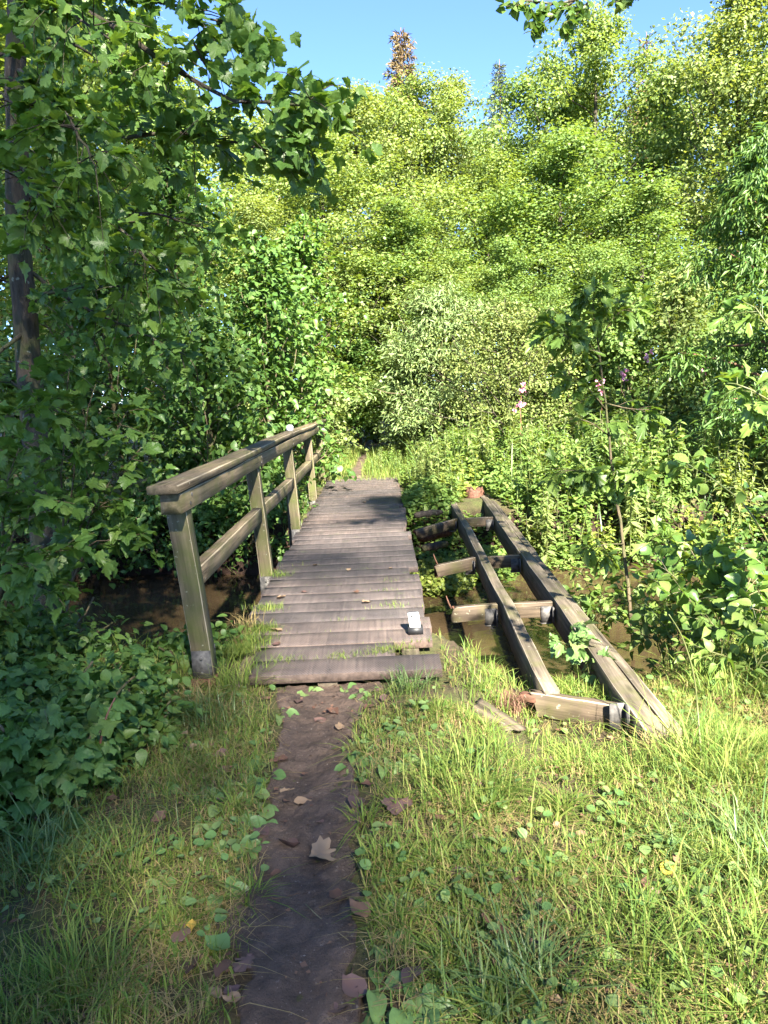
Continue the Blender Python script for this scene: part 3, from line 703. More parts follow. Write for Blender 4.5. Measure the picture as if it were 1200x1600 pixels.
bush(38, 'dark shrub in the tunnel of the far path', 560, 19.5, 520, 60, 'hazel', 'rhomb', .10, 28, 4, 46, .38, name='shrub', cat='shrub')
bush(39, 'pale shrub right of the far path in front of the willow', 640, 17.2, 545, 55, 'willow', 'rhomb', .085, 26, 4, 46, .32, name='shrub', cat='shrub')
# shaded willow leaning in at the right edge
r = np.random.default_rng(44); loc = on_ground(1225, 10.5)
plain_tree('willow_tree', 'shaded narrow-leaved willow leaning in at the right edge', 'tree', loc, None,
    gen_crown(r, 5.0, .12, 1.6, 40, 6, 74, .14, .40, (10, 50), trunk_r=.09, lean=(-.3, 0), droop=.25), 'slim', M['hazel'], M['bark_red'], 0, 44)

# ------------------------------------------------------------ shade trees behind the camera
def shade(seed, lab, x, y, H, base, rad, nl, per, el=(5, 40)):
    r = np.random.default_rng(seed)
    return plain_tree('shade_tree', lab, 'tree', (x, y, gz(x, y)), None, gen_crown(r, H, base, rad, nl, 5, per, .15, .75, el=el, trunk_r=.22, prof=lambda t: .75+.25*math.sin(3.1*t)), 'rhomb', M['crown_c'], M['bark'], 0, seed)
shade(50, 'tall alder of the wood behind the viewpoint, straight back', .2, -16.0, 30, .10, 2.9, 74, 70)
shade(56, 'tallest alder of the wood behind the viewpoint', 2.6, -17.2, 35, .10, 2.6, 80, 70)
shade(51, 'tall thin alder of the wood behind the viewpoint, half right', 4.1, -15.6, 33, .10, 2.3, 80, 66)
shade(58, 'lower alder of the wood behind the viewpoint, beside the tall thin one', 4.7, -16.6, 17.0, .12, 2.2, 44, 34)
shade(57, 'high-crowned tallest alder of the wood behind the viewpoint', 4.9, -18.6, 37, .56, 2.6, 46, 30)
shade(52, 'high-crowned alder of the wood behind the viewpoint, to the right', 8.2, -16.2, 23.4, .80, 2.6, 20, 12, (0, 15))
shade(53, 'lower alder of the wood behind the viewpoint, to the right', 7.4, -16.0, 13.2, .15, 2.4, 38, 48)
shade(54, 'lower alder of the wood behind the viewpoint, far right', 10.8, -16.0, 13.4, .15, 2.4, 38, 48)
shade(55, 'tall alder of the wood behind the viewpoint, far right', 16.2, -16.4, 28, .15, 2.6, 60, 50)

# overhanging alder twig at the top edge
r = np.random.default_rng(52)
base = np.array([2.9, 1.6, gz(2.9, 1.6)])
ot = thing('alder_tree', 'alder outside the right edge whose dark twigs hang in at the top of the picture', 'tree', base)
g = Geo(); L = Leaves()
def rel(px, py, Yd): return at(px, py, Yd)-base
g.tube(bend([(0, 0, -.1), (.1, .1, 2.0), (.0, .2, 4.4), (-.1, .4, 5.6)], 9), np.linspace(.1, .03, 9), 8)
lim = bend([(0, .2, 4.3), rel(1050, -60, 4.6), rel(960, -18, 4.7), rel(880, 8, 4.7), rel(800, 6, 4.7)], 14, .01, r)
g.tube(lim, np.linspace(.022, .004, 14), 5)
for a, b, c_ in [((900, 0), (872, 18), (830, 52)), ((920, 2), (905, 20), (878, 40)), ((870, 4), (845, 14), (826, 32)), ((905, 5), (892, 30), (886, 58)), ((860, 6), (842, 28), (836, 50)), ((1000, -20), (985, -5), (960, 4)), ((840, 5), (815, 8), (790, 10))]:
    tw = bend([rel(*a, 4.7), rel(*b, 4.65), rel(*c_, 4.6)], 7); g.tube(tw, np.linspace(.006, .002, 7), 4)
    for s_ in np.linspace(.15, 1, 18):
        f = s_*6; i = min(int(f), 5); pp = tw[i]+(tw[i+1]-tw[i])*(f-i)
        L.add(np.repeat(pp[None], 2, 0)+r.normal(0, .012, (2, 3)), nrm(rdir(r, 2)*.9+np.array([0, 0, -.6])), rdir(r, 2)*.6+np.array([0, -.5, .4]), r.uniform(.038, .065, 2))
cr_g, cr_L = gen_crown(r, 2.6, .1, 1.1, 16, 3, 40, .10, .35, trunk_r=.03)
p_, x_, d_, n_, z_ = cr_L.arr(); L.add(p_+np.array([-.1, .4, 5.0]), d_, n_, z_)
g.build('trunk', M['twig'], ot); finish(ot, L, 'ovate', M['alder'], 80, 8)

# ------------------------------------------------------------ the maple at the left
r = np.random.default_rng(61)
tb = at(78, 935, 5.9); mp_ = thing('maple_tree', 'maple with a thin leaning trunk and hanging lobed leaves at the left', 'tree', tb)
def rel(px, py, Yd): return at(px, py, Yd)-tb
g = Geo(); L = Leaves()
tr = bend([rel(80, 1010, 5.9), rel(74, 900, 5.9), rel(58, 740, 5.9), rel(47, 600, 5.9), rel(38, 450, 5.9), rel(24, 330, 5.9), rel(28, 240, 5.9), rel(24, 120, 5.9), rel(26, 20, 5.9), rel(30, -160, 5.9)], 22, .004, r)
g.tube(tr, np.linspace(.108, .062, 22), 12)
limbs = [
 ([(26, 60, 5.9), (90, -20, 5.6), (170, 38, 5.2), (240, 85, 5.0), (318, 140, 4.8), (390, 165, 4.7), (450, 158, 4.6), (500, 172, 4.5)], .026, 30, .38, .25),
 ([(28, 262, 5.9), (62, 275, 5.7), (140, 320, 5.4), (205, 372, 5.2), (232, 412, 5.1), (262, 445, 5.0)], .022, 26, .4, .2),
 ([(42, 468, 5.9), (62, 460, 5.8), (110, 450, 5.7), (190, 446, 5.5), (260, 470, 5.4)], .02, 16, .35, .3),
 ([(26, 170, 5.9), (110, 200, 5.6), (200, 215, 5.3), (300, 205, 5.1), (370, 225, 4.9), (430, 235, 4.8)], .02, 26, .4, .25),
 ([(26, 20, 5.9), (120, -20, 5.5), (220, 0, 5.2), (290, 10, 5.0), (360, 40, 4.9)], .02, 26, .36, .2),
 ([(27, 110, 5.9), (70, 130, 5.0), (110, 190, 4.4), (150, 260, 4.1)], .018, 22, .38, .3),
 ([(27, 200, 5.9), (10, 240, 5.0), (40, 290, 4.4), (80, 330, 4.2)], .018, 20, .38, .3),
 ([(27, 300, 5.9), (120, 350, 6.2), (240, 330, 6.6), (330, 360, 6.9)], .02, 24, .42, .25),
 ([(30, -60, 5.9), (150, -60, 5.3), (230, -50, 5.0), (300, -30, 4.9)], .02, 20, .36, .2),
 ([(36, 420, 5.9), (130, 480, 6.1), (220, 520, 6.3), (300, 560, 6.5)], .018, 22, .4, .25),
 ([(40, 520, 5.9), (-20, 560, 5.3), (20, 600, 4.9), (80, 640, 4.7)], .016, 16, .36, .3),
 ([(28, -20, 5.9), (60, -20, 5.0), (110, 20, 4.6), (170, 60, 4.4)], .016, 22, .38, .25),
 ([(28, 60, 5.9), (90, 60, 6.3), (160, 90, 6.6), (230, 130, 6.8)], .016, 24, .42, .2),
 ([(27, 80, 5.9), (-40, 100, 5.2), (0, 150, 4.7), (60, 180, 4.5)], .016, 18, .38, .3),
]
for pts, rd, n_tw, tl, t0 in limbs:
    lb = bend([rel(*q) for q in pts], 16, .006, r); g.tube(lb, np.linspace(rd, .005, 16), 6)
    twigs(r, g, L, lb, n_tw, tl, .088, 10, t0, .35, .7, .6, .004)
for (a, b) in [((318, 140, 4.8), (265, 92, 4.9)), ((320, 100, 4.9), (300, 62, 4.9))]: g.tube(bend([rel(*a), rel(*b)], 4), .008, 5)
for cx0, cy0, sp_, n_ in [(420, 225, 26, 34), (470, 185, 30, 36), (500, 165, 22, 22), (395, 60, 22, 26), (360, 100, 30, 26), (440, 130, 26, 22)]:   # the drooping sprays against the sky
    q = np.array([rel(cx0+r.normal(0, sp_), cy0+r.normal(0, sp_*.8), r.uniform(4.45, 4.8)) for _ in range(n_)])
    L.add(q, nrm(rdir(r, n_)*.7+np.array([.2, 0, -.8])), rdir(r, n_)*.5+np.array([0, -.6, .5]), .088*r.uniform(.6, 1.15, n_))
g.build('trunk', M['bark'], mp_); finish(mp_, L, 'maple', M['maple'], 300, 10, seed=3)

# young sycamores in the shade below it
for sd_, px, py, Yd, lab, tips in [
  (71, 95, 905, 5.2, 'young maple leaning out over the dark water below the big maple', [(60, 620, 5.0), (150, 600, 4.9), (200, 640, 4.9), (220, 700, 4.9), (170, 780, 4.9), (205, 840, 5.0), (110, 840, 4.6), (110, 560, 5.1)]),
  (72, -10, 940, 4.3, 'young maple at the left edge with leaves low over the bank', [(30, 700, 4.2), (60, 780, 4.1), (100, 860, 4.2), (10, 640, 4.3), (40, 880, 3.9), (90, 930, 4.1), (-20, 760, 4.0)])]:
    r = np.random.default_rng(sd_); b_ = at(px, py, Yd); root = thing('young_maple', lab, 'tree', b_); g = Geo(); L = Leaves()
    for q, t in enumerate(tips):
        e = at(*t)-b_; lb = bend([(0, 0, -.2), e*.4+np.array([0, 0, .15]), e], 9, .01, r); g.tube(lb, np.linspace(.011, .003, 9), 5); twigs(r, g, L, lb, 9, .22, .085, 6, .4, .2, .9, .5, .003)
    g.build('stem', M['twig'], root); finish(root, L, 'maple', M['maple'], 220, 10, seed=sd_)

# dark shrubs of the left bank
def leafy_shrub(seed, name, label, cat, base_p, H, rad, nl, leafm, tpl, lsz, per, cr, limit, lean=(0, 0), cl=4, el=(15, 65), group=None, minpx=8, up=.7):
    r = np.random.default_rng(seed); root = thing(name, label, cat, base_p, group)
    g, L = gen_crown(r, H, .03, rad, nl, cl, per, lsz, cr, el, prof=lambda t: max(.3, (1-t**2.5)), trunk_r=.035, lean=lean, up=up)
    g.build('stem', M['twig'], root); finish(root, L, tpl, M[leafm], limit, minpx, seed=seed); return root
def bank(px, Yd): q = at(px, 700, Yd); return np.array([q[0], Yd, gz(q[0], Yd)])
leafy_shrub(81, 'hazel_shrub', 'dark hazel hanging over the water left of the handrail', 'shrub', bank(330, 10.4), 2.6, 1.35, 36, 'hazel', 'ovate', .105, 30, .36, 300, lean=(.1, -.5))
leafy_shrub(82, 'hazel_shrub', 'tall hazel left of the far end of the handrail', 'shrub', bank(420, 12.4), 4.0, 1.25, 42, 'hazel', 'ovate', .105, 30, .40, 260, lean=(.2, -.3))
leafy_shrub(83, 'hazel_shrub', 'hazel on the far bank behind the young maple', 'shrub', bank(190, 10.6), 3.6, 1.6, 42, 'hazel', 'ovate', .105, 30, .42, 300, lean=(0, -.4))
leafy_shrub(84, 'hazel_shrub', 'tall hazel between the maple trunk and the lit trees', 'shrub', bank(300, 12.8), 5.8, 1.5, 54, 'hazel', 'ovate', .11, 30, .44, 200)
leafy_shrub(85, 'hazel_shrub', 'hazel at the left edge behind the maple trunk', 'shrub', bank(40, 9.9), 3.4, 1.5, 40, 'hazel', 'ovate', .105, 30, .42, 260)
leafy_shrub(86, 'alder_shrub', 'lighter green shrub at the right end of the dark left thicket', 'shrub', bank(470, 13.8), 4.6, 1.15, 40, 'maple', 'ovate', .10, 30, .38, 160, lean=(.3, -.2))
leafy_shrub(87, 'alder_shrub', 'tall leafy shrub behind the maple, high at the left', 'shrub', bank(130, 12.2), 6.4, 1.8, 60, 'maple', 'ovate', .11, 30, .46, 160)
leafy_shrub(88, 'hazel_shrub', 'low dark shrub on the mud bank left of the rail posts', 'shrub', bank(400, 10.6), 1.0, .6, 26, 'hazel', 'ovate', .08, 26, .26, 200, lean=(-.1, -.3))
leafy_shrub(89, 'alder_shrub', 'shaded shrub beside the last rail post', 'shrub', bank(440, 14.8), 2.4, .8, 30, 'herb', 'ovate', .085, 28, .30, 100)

for sd_, px, lab in [(188, 150, 'low shrub trailing over the far mud bank at the left'), (189, 235, 'low shrub trailing over the far mud bank between the young maple and the first post'), (190, 320, 'low shrub trailing over the far mud bank behind the first post'), (191, 385, 'low shrub trailing over the far mud bank behind the second post')]:
    b_ = bank(px, 10.05); b_[2] = -.32
    leafy_shrub(sd_, 'trailing_shrub', lab, 'shrub', b_, .75, .8, 24, 'hazel', 'ovate', .075, 24, .24, 120, lean=(0, -.35), el=(-25, 45))
# ------------------------------------------------------------ plants of the near left bank
ri = np.random.default_rng(91)
for sd_, px, Yd, H, rad, lab in [
   (101, 50, 3.5, .42, .52, 'bramble mound at the left edge below the young maples'),
   (102, 150, 3.9, .20, .45, 'bramble spreading towards the first rail post'),
   (103, 0, 2.9, .46, .42, 'bramble thicket at the left edge with pale lobed leaves'),
   (104, 95, 3.25, .36, .40, 'bramble in front with upright red stem'),
   (105, 190, 3.6, .18, .34, 'low bramble beside the grassy path edge'),
   (106, 60, 4.7, .26, .65, 'bramble on the bank edge above the dark water'),
   (107, -60, 3.9, .62, .55, 'bramble mass cut by the left edge'),
   (108, 285, 4.65, .20, .34, 'small leafy patch around the foot of the first post')]:
    q = at(px, 1000, Yd); b_ = np.array([q[0], Yd, gz(q[0], Yd)])
    leafy_shrub(sd_, 'bramble', lab, 'bramble', b_, H, rad, 20, 'bramble', 'maple' if sd_ in (101, 103, 107) else 'ovate', .058, 24, .20, 280, cl=4, el=(0, 50), up=1.0)
for q, (a, b, c_, lab) in enumerate([((140, 1190, 3.0), (160, 1130, 3.05), (180, 1090, 3.1), 'thin red-brown stem standing out of the brambles'), ((88, 1240, 2.8), (82, 1160, 2.85), (70, 1110, 2.9), 'pale green stem rising at the left edge of the brambles')]):
    pa, pb, pc = at(*a), at(*b), at(*c_); root = thing('bare_stem', lab, 'stem', pa); g = Geo(); g.tube(bend([(0, 0, -.15), pb-pa, pc-pa], 7), np.linspace(.006, .003, 7), 6); g.build('stem', M['red_stem'] if q == 0 else M['stem'], root)
    L = Leaves()
    for _ in range(6): L.add((pc-pa)*ri.uniform(.5, 1.05), rdir(ri, 1)+np.array([0, 0, .1]), np.array([0, -.2, 1.])+rdir(ri, 1)*.3, ri.uniform(.07, .10, 1))
    finish(root, L, 'maple', M['bramble'], 20, 6)

# ------------------------------------------------------------ oak sapling and alders at the right
r = np.random.default_rng(111)
ob = at(985, 955, 6.3); oak = thing('oak_sapling', 'slender young oak with lobed leaves standing beside the old frame', 'sapling', ob)
def rel(px, py, Yd): return at(px, py, Yd)-ob
g = Geo(); L = Leaves()
tr = bend([rel(990, 1010, 6.3), rel(983, 930, 6.3), rel(975, 850, 6.3), rel(962, 770, 6.3), rel(952, 690, 6.3), rel(945, 620, 6.3), rel(938, 560, 6.3), rel(928, 500, 6.3)], 18, .004, r)
g.tube(tr, np.linspace(.018, .005, 18), 8)
for pts, n_tw in [([(938, 560, 6.3), (900, 510, 6.2), (860, 500, 6.1)], 8), ([(934, 540, 6.3), (960, 490, 6.2), (985, 480, 6.2)], 8), ([(930, 510, 6.3), (925, 470, 6.2), (930, 450, 6.2)], 7), ([(938, 550, 6.3), (905, 545, 6.0), (880, 520, 5.9)], 6),
     ([(946, 630, 6.3), (985, 640, 6.2), (1020, 640, 6.1)], 4), ([(950, 680, 6.3), (925, 660, 6.2), (905, 655, 6.1)], 3), ([(947, 640, 6.3), (915, 600, 6.3), (890, 585, 6.3)], 4),
     ([(962, 760, 6.3), (920, 735, 6.0), (880, 735, 5.8)], 8), ([(962, 765, 6.3), (990, 745, 6.0), (1000, 735, 5.9)], 6), ([(975, 850, 6.3), (940, 850, 6.0), (925, 860, 5.9)], 4), ([(978, 880, 6.3), (1010, 850, 6.1), (1020, 840, 6.0)], 5)]:
    lb = bend([rel(*q) for q in pts], 7); g.tube(lb, np.linspace(.006, .003, 7), 4); twigs(r, g, L, lb, int(n_tw*1.5), .17, .125, 6, .2, .1, .9, .4, .0025)
g.build('stem', M['twig'], oak); finish(oak, L, 'oak', M['oak'], 300, 8)

def sprig(seed, name, lab, cat, base_px, ways, tpl, leafm, lsz, n_tw, per, stemm='twig_pale', r0=.008, t0=.25, tl=.16, limit=200):
    r = np.random.default_rng(seed); b_ = at(*base_px); b_[2] = min(b_[2], max(gz(b_[0], b_[1]), -.78)) ; root = thing(name, lab, cat, b_); g = Geo(); L = Leaves()
    for pts in ways:
        lb = bend([(0, 0, -.1)]+[at(*q)-b_ for q in pts], 12, .004, r); g.tube(lb, np.linspace(r0, .003, 12), 5); twigs(r, g, L, lb, n_tw, tl, lsz, per, t0, .1, .8, .45, .0025)
    g.build('stem', M[stemm], root); finish(root, L, tpl, M[leafm], limit, 8, seed=seed)
sprig(121, 'alder_shrub', 'arching alder shoot with round leaves reaching in from the right edge', 'shrub', (1240, 1000, 4.6), [[(1215, 860, 4.5), (1150, 770, 4.3), (1060, 715, 4.2)]], 'round', 'alder', .075, 9, 2, 'stem', .007, .72, .08)
sprig(122, 'alder_shrub', 'round-leaved alder bush over the water at the right', 'shrub', (1130, 1040, 4.9), [[(1120, 930, 4.8), (1080, 860, 4.7)], [(1130, 920, 4.7), (1140, 850, 4.6)], [(1110, 950, 4.8), (1040, 890, 4.8)], [(1150, 940, 4.6), (1190, 880, 4.5)], [(1120, 960, 4.6), (1170, 930, 4.4)], [(1100, 960, 4.7), (1060, 920, 4.5)]], 'round', 'alder', .085, 12, 4, 'twig_pale', .007, .35, .16, 260)
sprig(123, 'alder_shrub', 'bright round-leaved shoot close to the right edge', 'shrub', (1330, 1000, 3.2), [[(1290, 800, 3.1), (1230, 560, 3.0), (1180, 480, 3.0)], [(1290, 800, 3.1), (1240, 640, 2.9), (1150, 600, 2.9)], [(1290, 820, 3.1), (1230, 680, 3.0), (1185, 615, 2.9)]], 'oak', 'alder', .075, 12, 3, 'stem', .006, .6, .10)
sprig(124, 'bank_shrub', 'leafy shrub growing against the right beam of the old frame', 'shrub', (1050, 1030, 5.4), [[(1030, 980, 5.4), (985, 930, 5.4)], [(1050, 960, 5.3), (1040, 900, 5.3)], [(1030, 1000, 5.2), (1000, 990, 5.2)], [(1060, 980, 5.2), (1090, 940, 5.1)], [(1045, 990, 5.1), (1020, 955, 5.1)], [(1060, 1010, 5.0), (1095, 1000, 4.9)], [(1030, 990, 5.5), (985, 965, 5.6)]], 'ovate', 'herb', .065, 12, 5, 'stem', .006, .2, .16, 260)
sprig(125, 'bank_shrub', 'leafy shrub at the right edge below the alder bush', 'shrub', (1160, 1080, 4.3), [[(1150, 1020, 4.2), (1110, 970, 4.2)], [(1170, 1010, 4.2), (1190, 960, 4.1)], [(1150, 1030, 4.1), (1090, 1010, 4.1)], [(1180, 1040, 4.0), (1210, 1010, 4.0)]], 'ovate', 'herb', .07, 14, 5, 'stem', .006, .2, .16, 200)
sprig(127, 'bank_shrub', 'leafy young alder standing in the water behind the oak sapling', 'shrub', (1075, 980, 7.0), [[(1070, 900, 7.0), (1040, 830, 7.0)], [(1080, 880, 6.9), (1090, 800, 6.9)], [(1060, 920, 6.9), (1010, 870, 6.8)], [(1090, 910, 6.8), (1130, 840, 6.8)], [(1080, 930, 6.7), (1120, 900, 6.6)], [(1065, 940, 6.8), (1030, 910, 6.8)]], 'round', 'herb', .085, 14, 5, 'stem', .007, .2, .20, 240)
sprig(128, 'bank_shrub', 'leafy growth over the water at the right edge behind the alder bush', 'shrub', (1190, 990, 6.4), [[(1190, 900, 6.4), (1170, 820, 6.3)], [(1200, 880, 6.3), (1215, 790, 6.3)], [(1180, 920, 6.2), (1140, 870, 6.2)], [(1200, 910, 6.2), (1230, 860, 6.1)], [(1185, 930, 6.1), (1160, 920, 6.0)]], 'ovate', 'hazel', .085, 14, 5, 'stem', .007, .2, .20, 220)
sprig(129, 'bank_shrub', 'low leafy shrub between the oak sapling and the old frame', 'shrub', (930, 985, 6.6), [[(930, 940, 6.6), (905, 890, 6.6)], [(940, 930, 6.5), (950, 880, 6.5)], [(920, 950, 6.5), (890, 930, 6.4)], [(945, 950, 6.4), (975, 915, 6.4)], [(930, 960, 6.3), (960, 950, 6.2)]], 'ovate', 'herb', .075, 12, 5, 'stem', .005, .2, .16, 200)
sprig(126, 'bank_shrub', 'pale-leaved seedling growing between the old frame beams', 'seedling', (905, 1070, 4.5), [[(900, 1020, 4.4), (905, 980, 4.4)], [(890, 1030, 4.3), (885, 1005, 4.2)], [(915, 1040, 4.3), (930, 1030, 4.3)]], 'maple', 'plantain', .075, 5, 4, 'stem', .004, .4, .08, 80)

# ------------------------------------------------------------ herbs of the far bank
def herb_proto(seed, H, nst, leafm, spread, lsz, tpl='ovate'):
    r = np.random.default_rng(seed); g = Geo(); L = Leaves()
    for _ in range(nst):
        a = r.uniform(0, 6.28); b = np.array([math.cos(a), math.sin(a), 0])*r.uniform(0, spread*.5); e = b*r.uniform(1.2, 2.2)+np.array([0, 0, H*r.uniform(.65, 1.05)])
        lb = bend([b-np.array([0, 0, .05]), (b+e)/2+r.normal(0, .02, 3), e], 6); g.tube(lb, np.linspace(.006, .002, 6), 4)
        m_ = int(H*46); s_ = r.uniform(.12, 1.02, m_); p = np.stack([np.interp(s_, np.linspace(0, 1, 6), lb[:, c_]) for c_ in range(3)], -1); d = rdir(r, m_); d[:, 2] = d[:, 2]*.25-.1
        L.add(p, d, np.array([0, 0, 1.])+rdir(r, m_)*.4, lsz*(1.15-.6*s_)*r.uniform(.7, 1.2, m_))
    return g, L, tpl, leafm
rh = np.random.default_rng(131); HP = []
hz = [(562+0*q, 0, 0) for q in range(0)]
herb_spots = []
for _ in range(1600):
    px = rh.uniform(500, 1250); Yd = rh.uniform(9.6, 18); q = at(px, 640, Yd)
    if Yd < 10.6 and q[0] < 1.75: continue
    if -1.15 < q[0] < .42 and Yd < 14.2: continue
    if abs(q[0]+.45) < .38 and Yd < 18: continue
    if 1.0 < q[0] < 1.95 and Yd < 11.7: continue
    if any((q[0]-h[0])**2+(Yd-h[1])**2 < .34**2 for h in herb_spots): continue
    herb_spots.append((q[0], Yd))
for q, (hx, hy) in enumerate(herb_spots):
    kd = q % 5; px_, _, _ = proj((hx, hy, 0)); sc = rh.uniform(.7, 1.2)*(1.1 if hx > 1.0 else .75)
    if abs(hx+.45) < .9: sc *= .6
    zn = 'left of the far path' if hx < -.45 else 'between the far path and the old frame' if hx < 1.6 else 'on the far bank behind the oak sapling' if hx < 3.8 else 'on the far bank towards the right edge'
    kn = ['broad-leaved green herb', 'small-leaved green herb', 'tall narrow-leaved yellowish herb', 'short yellow-green herb', 'tall narrow-leaved dark herb'][kd]
    lab = kn+' growing '+zn; grp = kn+'s '+zn
    if len(HP) <= kd:
        g, L, tp, lm = herb_proto(140+kd, [.95, .8, 1.1, .7, .9][kd], 9, ['herb', 'herb', 'crown_b', 'herb_y', 'crown_c'][kd], .35, [.13, .10, .15, .11, .17][kd], ['ovate', 'ovate', 'long', 'ovate', 'long'][kd])
        root = thing('herb', lab, 'plant', (hx, hy, gz(hx, hy)), grp, rh.uniform(0, 6.28)); g.build('stem', M['stem'], root)
        W, F, kk = merge(tp, L.arr()); link('foliage', mesh('foliage', W, F, M[lm], np.repeat(rh.uniform(0, .85, len(W)//kk), kk)), root); root.scale = (sc,)*3; HP.append(root)
    else: copy_tree(HP[kd], lab, (hx, hy, gz(hx, hy)), rh.uniform(0, 6.28), sc, grp)
# pink balsam
for q, (px, py, Yd, lab) in enumerate([(815, 606, 13.0, 'pink-flowered balsam in front of the olive bush'), (938, 600, 12.6, 'pink balsam just left of the oak sapling stem'), (975, 592, 13.0, 'tall pink balsam just right of the oak sapling stem'), (1014, 556, 13.4, 'tallest pink balsam at the right'), (1100, 575, 13.4, 'pink balsam furthest right below the rounded bushes'), (812, 634, 12.4, 'lowest pink balsam in front of the olive bush')]):
    r = np.random.default_rng(160+q); loc = on_ground(px, Yd); tp_ = at(px, py, Yd)-loc; root = thing('balsam', lab, 'flower', loc); g = Geo(); L = Leaves()
    lb = bend([(0, 0, -.05), tp_*.5+r.normal(0, .03, 3), tp_], 7); g.tube(lb, np.linspace(.01, .004, 7), 5)
    m_ = 46; s_ = r.uniform(.2, .95, m_); p = np.stack([np.interp(s_, np.linspace(0, 1, 7), lb[:, c_]) for c_ in range(3)], -1); d = rdir(r, m_); d[:, 2] = d[:, 2]*.3
    L.add(p, d, np.array([0, 0, 1.])+rdir(r, m_)*.3, .15*r.uniform(.6, 1.1, m_)); W, F, kk = merge('long', L.arr())
    g.build('stem', M['red_stem'], root); link('foliage', mesh('foliage', W, F, M['herb'], np.repeat(r.uniform(0, .85, m_), kk)), root)
    for _ in range(7):
        fl = Leaves(); c_ = tp_+r.normal(0, .045, 3)*np.array([1, 1, 1.6])
        fl.add(np.repeat(c_[None], 6, 0), rdir(r, 6), rdir(r, 6), .046*r.uniform(.7, 1.2, 6)); W, F, kk = merge('round', fl.arr()); link('flower', mesh('flower', W, F, M['pink'], np.repeat(r.uniform(0, .8, 6), kk)), root)

# lit water plants under the old frame, fern, stump, logs
def patch(name, lab, cx0, cy0, rx, ry, n, leafm, tpl, lsz, h, seed, kind='stuff'):
    r = np.random.default_rng(seed); L = Leaves(); a = r.uniform(0, 6.28, n); q = np.sqrt(r.uniform(0, 1, n)); x = cx0+rx*q*np.cos(a); y_ = cy0+ry*q*np.sin(a)
    z = np.maximum(height(x, y_), -.80)+r.uniform(0, 1, n)*h*(1-.6*q); d = rdir(r, n); d[:, 2] = np.abs(d[:, 2])*.6
    L.add(np.stack([x, y_, z], -1), d, np.array([0, -.3, 1.])+rdir(r, n)*.4, lsz*r.uniform(.6, 1.2, n)); W, F, kk = merge(tpl, L.arr())
    return tag(link(name, mesh(name, W, F, M[leafm], np.repeat(r.uniform(0, .85, n), kk))), lab, 'plants', None, kind)
patch('water_plants', 'bright yellow-green water plants at the foot of the far bank between bridge and frame', .66, 9.05, .42, .75, 2600, 'herb_y', 'ovate', .06, .30, 171)
patch('bank_plants', 'green plants on the far bank inside the old frame', 1.2, 9.6, .5, .8, 1900, 'herb', 'ovate', .07, .34, 172)
patch('bank_plants', 'low plants on the far bank beside the footbridge', .62, 10.6, .36, .9, 2200, 'herb', 'ovate', .07, .45, 173)
patch('bank_plants', 'low plants on the far bank right of the old frame', 2.5, 9.9, 1.0, .7, 1300, 'herb', 'ovate', .055, .4, 174)
patch('bank_plants', 'plants hanging over the far bank at the far right', 4.6, 9.6, 1.4, .9, 1600, 'hazel', 'ovate', .06, .5, 176)
patch('bank_plants', 'leafy plants around the far end of the right frame beam', 1.85, 11.3, .32, .9, 1500, 'herb', 'ovate', .07, .5, 177)
patch('bank_plants', 'leafy plants closing the ground behind the rotten stump', 1.35, 12.1, .8, .5, 1900, 'herb', 'ovate', .075, .6, 178)
patch('bank_plants', 'yellow-lit plants at the top of the far bank beside the rotten stump', .95, 11.4, .35, .5, 900, 'herb_y', 'ovate', .07, .4, 175)

r = np.random.default_rng(181); sp0 = at(742, 800, 11.2); sp0[2] = -.25
stp = thing('rotten_stump', 'rotten red-brown stump at the far end of the old frame', 'stump', sp0)
th = np.linspace(0, 2*np.pi, 18, endpoint=False); zs = np.array([-.1, .06, .16, .25, .31]); V = []
for a, z in enumerate(zs):
    rr = .17*(1-.06*a)*(1+.12*np.sin(th*3+.4)+r.normal(0, .05, 18)); V.append(np.stack([rr*np.cos(th), rr*np.sin(th), z+(r.uniform(-.07, .06, 18) if a == 4 else 0*th)], -1))
V = np.vstack(V+[[(0, 0, .2)]]); i = np.arange(4)[:, None]*18; j = np.arange(18)[None]; j2 = (j+1) % 18
link('stump_wood', mesh('stump_wood', V, [np.stack([i+j, i+j2, i+18+j2, i+18+j], -1).reshape(-1, 4), np.array([(90, 72+a, 72+(a+1) % 18) for a in range(18)])], M['end_wood']), stp)
for q, (a, b, rd, lab) in enumerate([((655, 842, 9.3), (705, 832, 9.4), .06, 'short rotten log on the far bank just right of the footbridge'), ((660, 858, 8.9), (700, 850, 9.0), .05, 'rotten log lying nearest the water beside the footbridge'), ((648, 806, 9.9), (690, 800, 10.1), .045, 'thin rotten branch on the far bank beside the planks')]):
    pa, pb = at(*a), at(*b); o = thing('rotten_log', lab, 'log', (pa+pb)/2); g = Geo(); c_ = (pa+pb)/2; g.tube(bend([pa-c_, np.array([0, 0, .01]), pb-c_], 7, .006, r), rd*np.array([.7, 1, .95, 1.05, .95, .9, .6]), 9); g.build('log_wood', M['bark'] if q else M['end_wood'], o)
r = np.random.default_rng(185); fb = at(845, 850, 10.6); fb[2] = gz(fb[0], fb[1]); fern = thing('fern', 'small yellow-green fern on the far bank right of the old frame', 'fern', fb)
